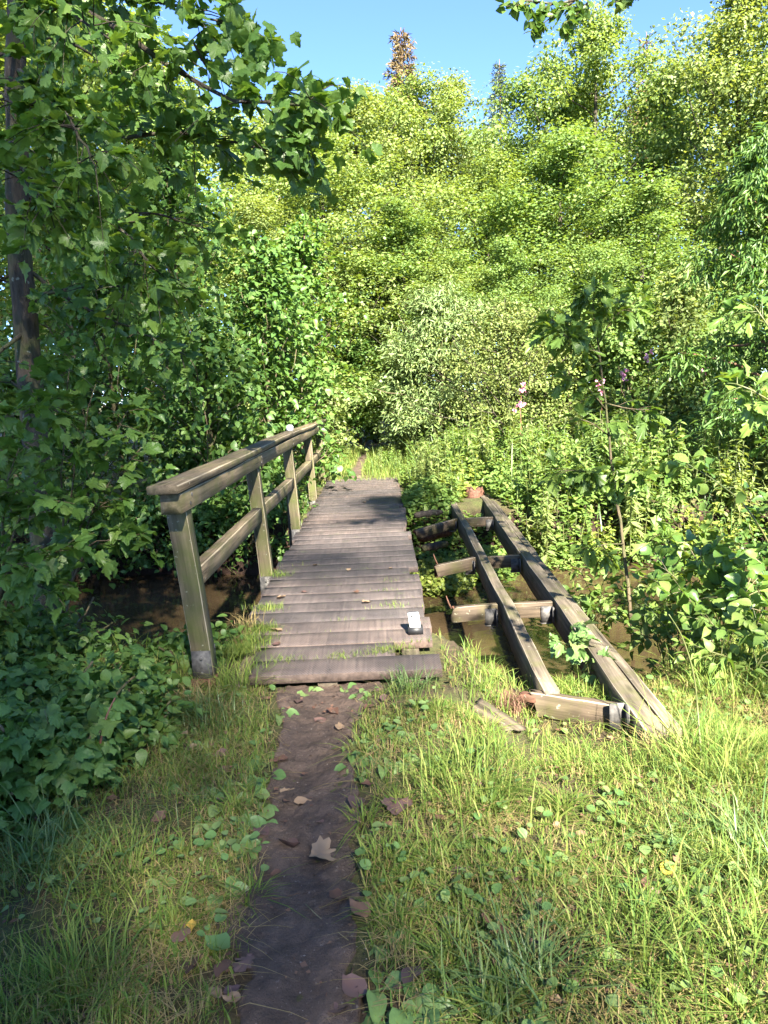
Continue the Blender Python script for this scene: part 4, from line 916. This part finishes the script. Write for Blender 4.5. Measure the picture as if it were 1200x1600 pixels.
for q in range(8):
    a = q*.785+r.normal(0, .2); d = np.array([math.cos(a), math.sin(a), 0]); L = Leaves(); spn = bend([(0, 0, 0), d*.14+np.array([0, 0, .28]), d*.38+np.array([0, 0, .34])], 9)
    for s_ in range(1, 9):
        for sg in (-1, 1): L.add(spn[s_], np.cross(d, (0, 0, 1.))*sg+d*.3, np.array([0, 0, 1.]), np.array([.10*(1-.09*s_)]))
    g = Geo(); g.tube(spn, np.linspace(.004, .001, 9), 3); fo = g.build('frond', M['herb_y'], fern); W, F, kk = merge('slim', L.arr()); link('leaflets', mesh('leaflets', W, F, M['herb_y'], np.full(len(W), .3)), fo)

# ------------------------------------------------------------ grass
def blades(name, lab, P_, H, W_, mat, seed, lean=.5, dirn=None, kind='stuff', parent=None):
    r = np.random.default_rng(seed); n = len(P_); a = r.uniform(0, 6.28, n) if dirn is None else dirn
    d = np.stack([np.cos(a), np.sin(a), 0*a], -1); s_ = np.stack([-np.sin(a), np.cos(a), 0*a], -1); ln = np.abs(r.normal(lean, lean*.5, n))[:, None]
    H = H[:, None]; W_ = W_[:, None]; up = np.array([0, 0, 1.])
    t = [0, .35, .7, 1.0]; wv_ = [.8, 1.0, .65, 0]; rows = []
    tw = r.normal(0, .35, (n, 1))
    for tt, wq in zip(t, wv_):
        c_ = P_+up*H*(tt-.45*ln*tt**2.4)+d*H*ln*tt**1.8
        if wq: sv = s_*np.cos(tw*tt*2)+d*np.sin(tw*tt*2); rows += [c_-sv*W_*wq*.5, c_+sv*W_*wq*.5]
        else: rows.append(c_)
    V = np.stack(rows, 1); b_ = (np.arange(n)*7)[:, None]
    Q = np.concatenate([b_+np.array([[0, 1, 3, 2]]), b_+np.array([[2, 3, 5, 4]])]); T = b_+np.array([[4, 5, 6]])
    o = link(name, mesh(name, V.reshape(-1, 3), [Q, T], mat, np.repeat(r.uniform(0, .9, n), 7)), parent)
    if parent is None: tag(o, lab, 'grass', None, kind)
    elif kind: o['kind'] = kind
    return o
rgG = np.random.default_rng(201)
def scatter(n, x0, x1, y0, y1, fn):
    x = rgG.uniform(x0, x1, n); y_ = y0+(y1-y0)*rgG.uniform(0, 1, n); kp = rgG.uniform(0, 1, n) < fn(x, y_); return x[kp], y_[kp]
def near_density(x, y_):
    xl, xr = path_half(y_); e = .035*(vnoise(y_*9, x*9, 4)-.3)
    out = np.clip(np.maximum(xl+.02-e-x, x-xr+.02-e)/.10, 0, 1)
    d = out*(.22+1.0*vnoise(x*3.2, y_*3.2, 11)**1.4)
    d = np.where((x > -1.05) & (x < .32) & (y_ > 4.0), 0, d)
    d = np.where((x < .35) & (x > -.75) & (y_ > 3.62), d*.45, d)
    d = np.where((x < -1.35-.22*(3.4-y_)) , d*.5, d)
    d = np.where((x > .35) & (x < 1.5) & (y_ > 3.85), d*np.clip((4.5-y_)/.6, 0, .5), d)
    d = np.where((x > .6) & (x < 1.45) & (y_ > 3.15), d*.4, d)
    t = np.clip((y_-3.28)/.5, 0, 1); d = np.where(np.hypot(x-(.61-.19*t), y_-(3.28+.5*t)) < .13, d*.12, d)
    return d*np.clip((5.5-y_)/.8, 0, 1)
gx_, gy_ = scatter(215000, -2.6, 3.2, 1.2, 5.4, near_density)
gp = np.stack([gx_, gy_, height(gx_, gy_)-.005], -1)
hh = (.030+.062*vnoise(gx_*2.2, gy_*2.2, 21)**1.4+.075*np.clip((gx_-.2)/1.4, 0, 1)*vnoise(gx_*1.7, gy_*1.7, 25))*rgG.uniform(.5, 1.35, len(gx_))
dry = rgG.uniform(0, 1, len(gx_)) < .08+.30*(vnoise(gx_*2.6, gy_*2.6, 33) > .58)
blades('grass', 'short green grass on the near bank on both sides of the path', gp[~dry], hh[~dry], np.clip(np.exp(rgG.normal(-5.65, .42, (~dry).sum())), .002, .012), M['grass'], 202, .62)
blades('dry_grass', 'straw-coloured dry blades mixed into the near grass', gp[dry], hh[dry]*.75, rgG.uniform(.002, .0045, dry.sum()), M['grass_dry'], 203, .9)
mx_, my_ = scatter(60000, -2.2, 2.8, 1.3, 4.6, lambda x, y_: near_density(x, y_)*(.3+.6*(vnoise(x*1.9, y_*1.9, 71) > .5)))
mp2 = np.stack([mx_, my_, height(mx_, my_)+.004], -1)
blades('straw_mat', 'matted dead straw lying low between the grass blades', mp2, rgG.uniform(.03, .11, len(mx_)), rgG.uniform(.0015, .0035, len(mx_)), M['grass_dry'], 204, 2.2)
# dense clumps that break up the short grass
cxx, cyy = scatter(1000, -1.9, 2.7, 1.4, 4.3, lambda x, y_: near_density(x, y_)*.75*(.25+.75*(x > .1)))
cn = rgG.integers(30, 95, len(cxx)); csz = rgG.uniform(.6, 1.5, len(cxx)); ci = np.repeat(np.arange(len(cxx)), cn); ca_ = rgG.uniform(0, 6.28, len(ci)); cr_ = np.abs(rgG.normal(0, .030, len(ci)))*csz[ci]
bx_, by_ = cxx[ci]+cr_*np.cos(ca_), cyy[ci]+cr_*np.sin(ca_); a0, a1 = path_half(by_); kp = (bx_ < a0+.03) | (bx_ > a1-.03); ci, ca_, bx_, by_ = ci[kp], ca_[kp], bx_[kp], by_[kp]
blades('grass_clumps', 'thicker clumps of longer bent blades in the near grass', np.stack([bx_, by_, height(bx_, by_)-.004], -1), .088*csz[ci]*rgG.uniform(.4, 1.2, len(ci)), np.clip(np.exp(rgG.normal(-5.55, .4, len(ci))), .0018, .012), M['grass'], 207, 1.0, ca_+rgG.normal(0, .7, len(ci)))
# crumbs, grit and pebbles on the path
def grit(name, lab, x, y_, sz, mat, seed):
    r = np.random.default_rng(seed); n = len(x)
    O = np.array([(1, 0, 0), (-1, 0, 0), (0, 1, 0), (0, -1, 0), (0, 0, 1), (0, 0, -1)], float); T = np.array([(0, 2, 4), (2, 1, 4), (1, 3, 4), (3, 0, 4), (2, 0, 5), (1, 2, 5), (3, 1, 5), (0, 3, 5)])
    V = O[None]*sz[:, None, None]*r.uniform(.5, 1.2, (n, 6, 1))*np.array([1, 1, .6]); a = r.uniform(0, 6.28, n); ca, sa = np.cos(a)[:, None], np.sin(a)[:, None]
    V = np.stack([V[..., 0]*ca-V[..., 1]*sa, V[..., 0]*sa+V[..., 1]*ca, V[..., 2]], -1)+np.stack([x, y_, height(x, y_)+.008], -1)[:, None]
    return tag(link(name, mesh(name, V.reshape(-1, 3), (T[None]+(np.arange(n)*6)[:, None, None]).reshape(-1, 3), mat, None, True)), lab, 'soil', None, 'stuff')
def on_path(x, y_): a, b = path_half(y_); return np.clip(np.minimum(x-a+.05, b+.05-x)/.06, 0, 1)*(.25+.75*vnoise(x*7, y_*7, 77))
px_, py_ = scatter(9000, -.8, .1, 1.4, 4.05, on_path); grit('soil_crumbs', 'crumbs of dark soil scattered over the trodden path', px_, py_, rgG.uniform(.0012, .006, len(px_))*rgG.uniform(.4, 1.2, len(px_)), M['path'], 205)
px_, py_ = scatter(420, -.8, .1, 1.4, 4.05, on_path); grit('pebbles', 'tiny pale pebbles on the trodden path', px_, py_, rgG.uniform(.002, .006, len(px_)), M['pebble'], 206)
lx_, ly_ = scatter(5200, -1.7, 2.2, 1.4, 4.1, lambda x, y_: np.where((x > path_half(y_)[0]) & (x < path_half(y_)[1]), .16+.25*(y_ > 3.5), .45*vnoise(x*3, y_*3, 91)))
LL = Leaves(); n_ = len(lx_); d = rdir(rgG, n_); d[:, 2] *= .35; LL.add(np.stack([lx_, ly_, height(lx_, ly_)+.016+rgG.uniform(0, .01, n_)], -1), d, np.array([0, 0, 1.])+rdir(rgG, n_)*.5, np.exp(rgG.normal(-4.25, .45, n_)))
W, F, kk = merge('rhomb', LL.arr()); tag(link('leaf_litter', mesh('leaf_litter', W, F, M['brown_leaf'], np.repeat(rgG.uniform(0, .85, n_), kk))), 'crumbled bits of brown leaf on the path and in the near grass', 'leaf litter', None, 'stuff')
# taller tufts: each a thing
tuft_lab = [(735, 1235, 'dark green arching grass tuft right of the path in the middle of the near bank', .30, 300, 'grass'), (690, 1330, 'low grass tuft below the dark arching tuft', .18, 160, 'grass'), (330, 1120, 'arching pale tuft at the foot of the first rail post', .20, 200, 'grass_tall'), (300, 1095, 'dry-tipped tuft left of the first rail post', .16, 140, 'grass_dry'), (385, 985, 'yellowed tuft on the left deck edge', .17, 110, 'grass_dry'), (372, 1010, 'green tuft between the first post and the planks', .24, 150, 'grass'), (60, 1330, 'long grass tuft at the left edge under the brambles', .34, 260, 'grass_tall'), (180, 1350, 'long grass tuft below the brambles', .24, 200, 'grass'), (1130, 1200, 'tall bright tuft at the right edge in the sun', .36, 300, 'grass'), (1180, 1330, 'tall tuft at the right edge below the sunlit one', .32, 260, 'grass_tall'), (1000, 1480, 'tuft with straw blades low at the right', .24, 220, 'grass'), (820, 1540, 'dark tuft at the lower edge right of the path', .24, 240, 'grass_tall'), (900, 1170, 'tuft in front of the end joist of the old frame', .17, 180, 'grass'), (1040, 1160, 'tuft at the near end of the right frame beam', .18, 150, 'grass_dry'), (368, 1062, 'grass tuft lapping over the left end of the first plank', .26, 420, 'grass'), (395, 1010, 'low tuft on the planks at their left end', .14, 150, 'grass'), (1090, 1100, 'tuft on the bank behind the right frame beam', .2, 120, 'grass_tall'), (640, 1070, 'blue-green tuft right in front of the first plank', .17, 160, 'grass_tall'), (270, 1420, 'sunlit yellowish tuft left of the path', .13, 160, 'grass'), (600, 1330, 'short tuft on the right rim of the path', .12, 130, 'grass'), (120, 1500, 'tuft at the lower left', .2, 240, 'grass'), (1150, 1520, 'tuft in the lower right corner', .3, 260, 'grass')]
for q, (px, py, lab, h_, n_, mt) in enumerate(tuft_lab):
    d = ray(px, py); s_ = (-.02-CAM_H)/d[2]; p = CAM+d*s_; p[2] = gz(p[0], p[1]) if q not in (4, 15) else .0
    r = np.random.default_rng(210+q); root = thing('grass_tuft', lab, 'grass tuft', p)
    P_ = np.concatenate([r.normal(0, h_*.38, (n_, 2)), np.full((n_, 1), -.005)], 1); a = np.arctan2(P_[:, 1], P_[:, 0])+r.normal(0, 1.3, n_)
    blades('blades', None, P_, h_*r.uniform(.25, 1.05, n_), r.uniform(.0025, .006, n_), M[mt], 230+q, .8, a, 'stuff', root)
# grass along and between the planks
dx = []
for yy in np.arange(4.3, 7.0, .25):
    n_ = int(rgG.uniform(20, 90)); c0 = rgG.uniform(-.8, .2); x = np.clip(c0+rgG.normal(0, .12, n_), -.98, .25); dx.append(np.stack([x, yy+rgG.normal(0, .008, n_), np.full(n_, -.01)], -1))
for (cx0, cy0, n_) in [(.03, 4.42, 420), (-.10, 4.36, 260), (-.85, 4.9, 500), (-.92, 4.5, 500), (-.88, 5.4, 260), (-.93, 6.45, 160), (.02, 5.36, 130), (.02, 6.1, 90), (-.3, 4.32, 200), (-.6, 4.30, 160)]:
    dx.append(np.stack([cx0+rgG.normal(0, .06, n_), cy0+rgG.normal(0, .035, n_), np.full(n_, -.005)], -1))
dp = np.vstack(dx); dp = dp[rgG.uniform(0, 1, len(dp)) < np.where(dp[:, 0] > -.75, .5, .9)]; blades('deck_grass', 'short grass sprouting from the plank joints and the left deck edge', dp, np.where(dp[:, 0] > -.75, rgG.uniform(.012, .05, len(dp)), rgG.uniform(.02, .09, len(dp))), rgG.uniform(.0015, .0035, len(dp)), M['grass'], 260, .6)
# tall grass of the right and far bank
x, y_ = scatter(7000, -2., 7., 9.5, 18, lambda x, y_: np.where(((x > -1.15) & (x < .42) & (y_ < 14)) | ((np.abs(x+.45) < .26) & (y_ < 18)) | ((x < 1.8) & (y_ < 11.6) & (x > -.2)) | ((x < 1.8) & (y_ < 10.4)), 0, .35+.65*vnoise(x*1.4, y_*1.4, 41)*(x > -.2)))
fp = np.stack([x, y_, height(x, y_)], -1); blades('tall_grass', 'tall grass growing through the herbs of the far bank', fp, rgG.uniform(.3, .95, len(x))*np.where(x < .6, .5, 1), rgG.uniform(.008, .018, len(x)), M['grass_tall'], 261, .4)
x, y_ = scatter(9000, 1.6, 4.2, 3.8, 5.9, lambda x, y_: vnoise(x*2, y_*2, 43)*(x > 1.65+.3*(y_ > 4.6)))
fp = np.stack([x, y_, height(x, y_)], -1); blades('bank_grass', 'grass on the near stream bank right of the old frame', fp, rgG.uniform(.08, .28, len(x)), rgG.uniform(.004, .008, len(x)), M['grass'], 262, .6)
x, y_ = scatter(5000, -4.5, -1.2, 3.9, 5.6, lambda x, y_: vnoise(x*2, y_*2, 45))
fp = np.stack([x, y_, height(x, y_)], -1); blades('bank_grass', 'grass on the near stream bank left of the first post', fp, rgG.uniform(.06, .22, len(x)), rgG.uniform(.004, .007, len(x)), M['grass'], 263, .6)
x, y_ = scatter(1500, .4, 1.2, 3.7, 4.6, lambda x, y_: vnoise(x*3, y_*3, 47))
fp = np.stack([x, y_, height(x, y_)], -1); blades('bank_grass', 'grass on the near bank between the planks and the old frame', fp, rgG.uniform(.04, .14, len(x)), rgG.uniform(.003, .006, len(x)), M['grass'], 264, .6)
x, y_ = scatter(9000, -1.3, .7, 13.35, 19, lambda x, y_: np.clip((np.abs(x-np.interp(y_, [13.3, 15, 17.5, 21], [-.48, -.50, -.42, -.1]))-.09)/.12, 0, 1)*.8)
fp = np.stack([x, y_, height(x, y_)], -1); blades('path_grass', 'short lit grass on both sides of the far path', fp, rgG.uniform(.08, .30, len(x)), rgG.uniform(.006, .012, len(x)), M['grass'], 266, .6)
# the far bank at the left: hanging grass
x, y_ = scatter(4200, -5, -1.1, 9.9, 12, lambda x, y_: vnoise(x*2, y_*2, 48))
fp = np.stack([x, y_, height(x, y_)], -1); blades('bank_grass', 'shaded grass on top of the far bank left of the rail', fp, rgG.uniform(.12, .4, len(x)), rgG.uniform(.006, .012, len(x)), M['grass_tall'], 265, .7)

# ------------------------------------------------------------ broad leaves and clover in the near grass
def ground_at(px, py):
    d = ray(px, py); p = CAM+d*((-.05-CAM_H)/d[2])
    for _ in range(3): p = CAM+d*((gz(p[0], p[1])-CAM_H)/d[2])
    return p
pl = [(385, 1160), (400, 1195), (375, 1225), (395, 1245), (340, 1160), (360, 1285), (400, 1270), (330, 1215), (548, 1200), (570, 1180), (590, 1185), (610, 1160), (650, 1180), (545, 1170), (665, 1405), (680, 1415), (590, 1550), (635, 1575), (600, 1480), (325, 1285), (395, 1330), (290, 1170), (255, 1150), (640, 1195), (700, 1145), (930, 1500), (820, 1410), (760, 1430), (1010, 1390), (250, 1240), (700, 1560), (440, 1120), (480, 1085), (540, 1080), (590, 1065), (410, 1180), (380, 1200), (415, 1215), (350, 1240), (330, 1250), (380, 1300), (405, 1290), (310, 1190), (560, 1215), (580, 1150), (600, 1200), (625, 1150), (560, 1090), (300, 1240), (365, 1330), (600, 1300), (640, 1350), (585, 1420), (600, 1600), (660, 1580), (250, 1380), (350, 1400), (690, 1200), (750, 1330), (850, 1350)]
for q, (px, py) in enumerate(pl):
    p = ground_at(px, py); r = np.random.default_rng(300+q); big = 1.35 if q in (14, 16, 17) else 1.
    side = 'left of' if px < 430 else ('by the first plank across' if py < 1130 else 'right of')
    root = thing('plantain', 'small broad-leaved plantain '+side+' the path' if q not in (14, 16, 17) else ['large pale dock leaves in the grass right of the path', '', 'dock leaves at the lower edge right of the path', 'broad dock leaves nearest the lower edge'][q-14], 'plant', p, 'plantains '+side+' the path' if q not in (14, 16, 17) else None)
    g = Geo(); L = Leaves(); n_ = r.integers(4, 7)
    for s_ in range(n_):
        a = s_*6.28/n_+r.normal(0, .3); d = np.array([math.cos(a), math.sin(a), r.uniform(.15, .5)])
        L.add(np.zeros((1, 3)), d, np.array([0, 0, 1.])+rdir(r, 1)*.2, big*r.uniform(.05, .098, 1))
    finish(root, L, 'spoon', M['plantain'], 10, 3, seed=q)
# low clover-like ground leaves
n_ = 5200; x, y_ = scatter(n_*2, -1.6, 2.6, 1.3, 4.2, lambda x, y_: near_density(x, y_)*.5*(vnoise(x*2.5, y_*2.5, 55) > .42))
L = Leaves(); n_ = len(x); d = rdir(rgG, n_); d[:, 2] *= .3; L.add(np.stack([x, y_, height(x, y_)+rgG.uniform(.01, .06, n_)], -1), d, np.array([0, 0, 1.])+rdir(rgG, n_)*.3, rgG.uniform(.014, .044, n_))
W, F, kk = merge('round', L.arr()); tag(link('ground_leaves', mesh('ground_leaves', W, F, M['plantain'], np.repeat(rgG.uniform(0, .85, n_), kk))), 'tiny round leaves growing low among the near grass', 'ground cover', None, 'stuff')

# ------------------------------------------------------------ fallen leaves, twigs, loose board
rf = np.random.default_rng(400)
FL = [(450, 1243, .075, 'tan', 'oak', 'orange-tan leaf on the path, upper of the pair in the light'), (474, 1260, .06, 'tan', 'ovate', 'tan leaf on the path beside the orange-tan one'), (453, 1328, .08, 'dark', 'ovate', 'dark curled leaf in the middle of the path'), (512, 1344, .092, 'tan', 'maple', 'large pale maple leaf lying on the path'), (533, 1407, .075, 'brown', 'ovate', 'curled brown leaf on the right rim of the path below the pale maple leaf'), (562, 1434, .07, 'brown', 'ovate', 'curled brown leaf half in the grass right of the path'), (556, 1265, .06, 'dark', 'round', 'greyish purple leaf on the right rim of the path'), (620, 1272, .085, 'dark', 'maple', 'purple-brown leaf in the grass right of the path'), (438, 1192, .06, 'brown', 'ovate', 'brown leaf on the left rim of the path, highest of its side'), (408, 1305, .065, 'dark', 'ovate', 'dark leaf on the left rim of the path'), (249, 1287, .055, 'brown', 'ovate', 'red-brown leaf in the grass at the left'), (531, 1142, .055, 'tan', 'ovate', 'light leaf near the upper end of the path'), (500, 1131, .06, 'dark', 'ovate', 'dark leaf at the upper end of the path'), (521, 1118, .07, 'brown', 'ovate', 'brown leaf just in front of the first plank'), (300, 1520, .085, 'brown', 'oak', 'brown lobed leaf at the lower left'), (348, 1530, .06, 'brown', 'ovate', 'small brown leaf at the lower left beside the path'), (383, 1517, .07, 'dark', 'oak', 'dark leaf on the lower left path rim'), (552, 1550, .08, 'dark', 'ovate', 'dark leaf at the lower right path rim'), (286, 1473, .07, 'dark', 'ovate', 'dark leaf under grass left of the path'), (345, 1187, .06, 'dark', 'ovate', 'dark leaf among the plantains left of the path'), (358, 1211, .06, 'brown', 'ovate', 'brown leaf among the plantains left of the path'), (720, 1375, .06, 'dark', 'ovate', 'dark leaf in the grass right of centre'), (800, 1384, .055, 'dark', 'ovate', 'small dark leaf right of centre in the shade edge'), (775, 1465, .10, 'brown', 'long', 'long brown leaf in the grass right of centre'), (642, 1540, .07, 'dark', 'ovate', 'dark leaf by the dock leaves at the lower edge'), (1120, 1240, .08, 'tan', 'maple', 'tan leaf in the sunlit grass at the right'), (575, 1113, .05, 'brown', 'ovate', 'small brown leaf right of the path end by the planks'), (466, 1100, .06, 'dark', 'ovate', 'dark leaf left of the path end by the planks'), (1115, 1105, .09, 'brown', 'maple', 'brown leaf on the soil right of the old frame'), (1130, 1140, .07, 'tan', 'ovate', 'tan leaf on the soil right of the old frame'), (530, 1585, .05, 'dark', 'ovate', 'dark leaf at the bottom of the path'), (430, 1372, .035, 'brown', 'ovate', 'small brown scrap on the path'), (500, 1290, .03, 'dark', 'ovate', 'tiny dark scrap on the path'), (690, 1290, .05, 'brown', 'ovate', 'brown leaf under the arching tuft'), (415, 1096, .06, 'brown', 'ovate', 'brown leaf left of the planks front'), (600, 1100, .05, 'dark', 'ovate', 'dark leaf right of the planks front'), (340, 1490, .075, 'green', 'ovate', 'fallen green leaf at the lower left of the path'), (300, 1462, .05, 'yellow', 'ovate', 'yellow leaf at the lower left of the path'), (1043, 1372, .055, 'yellow', 'ovate', 'single yellow leaf in the grass at the right')]
MM = {'tan': M['tan_leaf'], 'brown': M['brown_leaf'], 'dark': M['dark_leaf'], 'green': M['plantain'], 'yellow': M['yellow_leaf']}
def fallen(p, sz, cm, tpl, lab, grp, curl):
    V, T = TPL[tpl]; V = V.copy(); V[:, 1] -= .5; V[:, 2] = curl*(.35 if tpl in ('maple', 'oak') else 1.)*(V[:, 0]**2*2.6+.9*V[:, 1]**2)+rf.normal(0, .022 if tpl in ('maple', 'oak') else .045, len(V)); V *= sz*1.25
    o = link('fallen_leaf', mesh('fallen_leaf', V, T, cm, np.full(len(V), .2))); o.location = p; o.rotation_euler = (rf.normal(0, .14), rf.normal(0, .14), rf.uniform(0, 6.28))
    return tag(o, lab, 'leaf', grp)
for px, py, sz, cl_, tpl, lab in FL:
    p = ground_at(px, py); p[2] += .014+.012*(not (400 < px < 560)); fallen(p, sz, MM[cl_], tpl, lab, None, rf.uniform(.3, .9))
for px, py, sz, cl_, lab in [(493, 883, .05, 'tan', 'pale leaf on the planks near the sunlit patch'), (610, 888, .04, 'tan', 'small pale leaf on the right side of the planks'), (573, 941, .06, 'tan', 'pale curled leaf in the middle of the near planks'), (440, 934, .06, 'tan', 'pale leaf on the left side of the near planks'), (431, 985, .075, 'tan', 'pale round leaf nearest the left deck edge'), (476, 925, .05, 'dark', 'dark leaf on the near planks'), (433, 1006, .06, 'dark', 'dark leaf left on the third plank'), (556, 925, .05, 'brown', 'brown leaf on the near planks right of centre'), (448, 856, .04, 'tan', 'tiny pale leaf on the left edge of the middle planks'), (570, 785, .06, 'tan', 'pale leaf on the far planks'), (545, 891, .05, 'tan', 'small pale leaf in the middle of the deck')]:
    d = ray(px, py); p = CAM+d*((.006-CAM_H)/d[2]); fallen(p, sz, MM[cl_], 'ovate', lab, None, rf.uniform(.3, .7))
n_ = 70
for q in range(n_):
    px, py = rf.uniform(230, 1150), rf.uniform(1090, 1590)
    if 395 < px < 570: continue
    p = ground_at(px, py); p[2] += .02; fallen(p, rf.uniform(.025, .05), MM[['brown', 'dark', 'tan'][q % 3]], 'ovate', 'small withered leaf half hidden in the near grass', 'withered leaves in the grass', rf.uniform(.3, .9))
for q, (a, b, c_, rd, lab) in enumerate([((478, 1418), (500, 1440), (545, 1475), .0022, 'thin pale twig lying across the path'), ((520, 1590), (540, 1555), (552, 1518), .003, 'reddish twig at the lower right path rim'), ((740, 1590), (780, 1570), (810, 1552), .005, 'brown stick in the grass at the lower edge'), ((512, 1298), (530, 1292), (548, 1290), .003, 'short twig on the right of the path'), ((400, 1400), (430, 1412), (470, 1400), .0016, 'hair-thin root across the path'), ((1020, 1060), (1060, 1055), (1100, 1050), .005, 'pale stick on the soil right of the old frame')]):
    P3 = [ground_at(*t)+np.array([0, 0, .012]) for t in (a, b, c_)]; root = thing('twig', lab, 'twig', P3[1]); g = Geo(); g.tube(bend([t-P3[1] for t in P3], 7), np.linspace(rd, rd*.6, 7), 5); g.build('twig_wood', M['twig_pale'] if q in (0, 5) else M['bark_red'], root)
pa, pb = ground_at(738, 1102), ground_at(815, 1152); lb_ = timber('loose_board', M['stringer'], pa+np.array([0, 0, .010]), pb+np.array([0, 0, .005]), .10, .05, None, seed=99, broken1=.08, broken0=.05)
tag(lb_, 'weathered board half sunk in the grass in front of the old frame', 'board')
r = np.random.default_rng(420); p = ground_at(797, 1108); tus = thing('dead_tussock', 'rusty brown dead tussock beside the end joist of the old frame', 'tussock', p)
P_ = np.concatenate([r.normal(0, .035, (420, 2)), np.full((420, 1), 0.)], 1); blades('blades', None, P_, r.uniform(.05, .14, 420), r.uniform(.002, .004, 420), M['brown_leaf'], 421, .6, None, 'stuff', tus)
# tall arching seed stem at the right
pa = ground_at(1100, 1240); pts = [at(1092, 1130, 3.05), at(1085, 1050, 3.05), at(1065, 990, 3.05), at(1045, 960, 3.0)]
stm = thing('seed_stem', 'tall yellow-green bent grass stem rising at the near end of the old frame', 'grass stem', pa); g = Geo(); g.tube(bend([(0, 0, -.02)]+[t-pa for t in pts], 16), np.linspace(.005, .002, 16), 6); g.build('stem', M['stem'], stm)
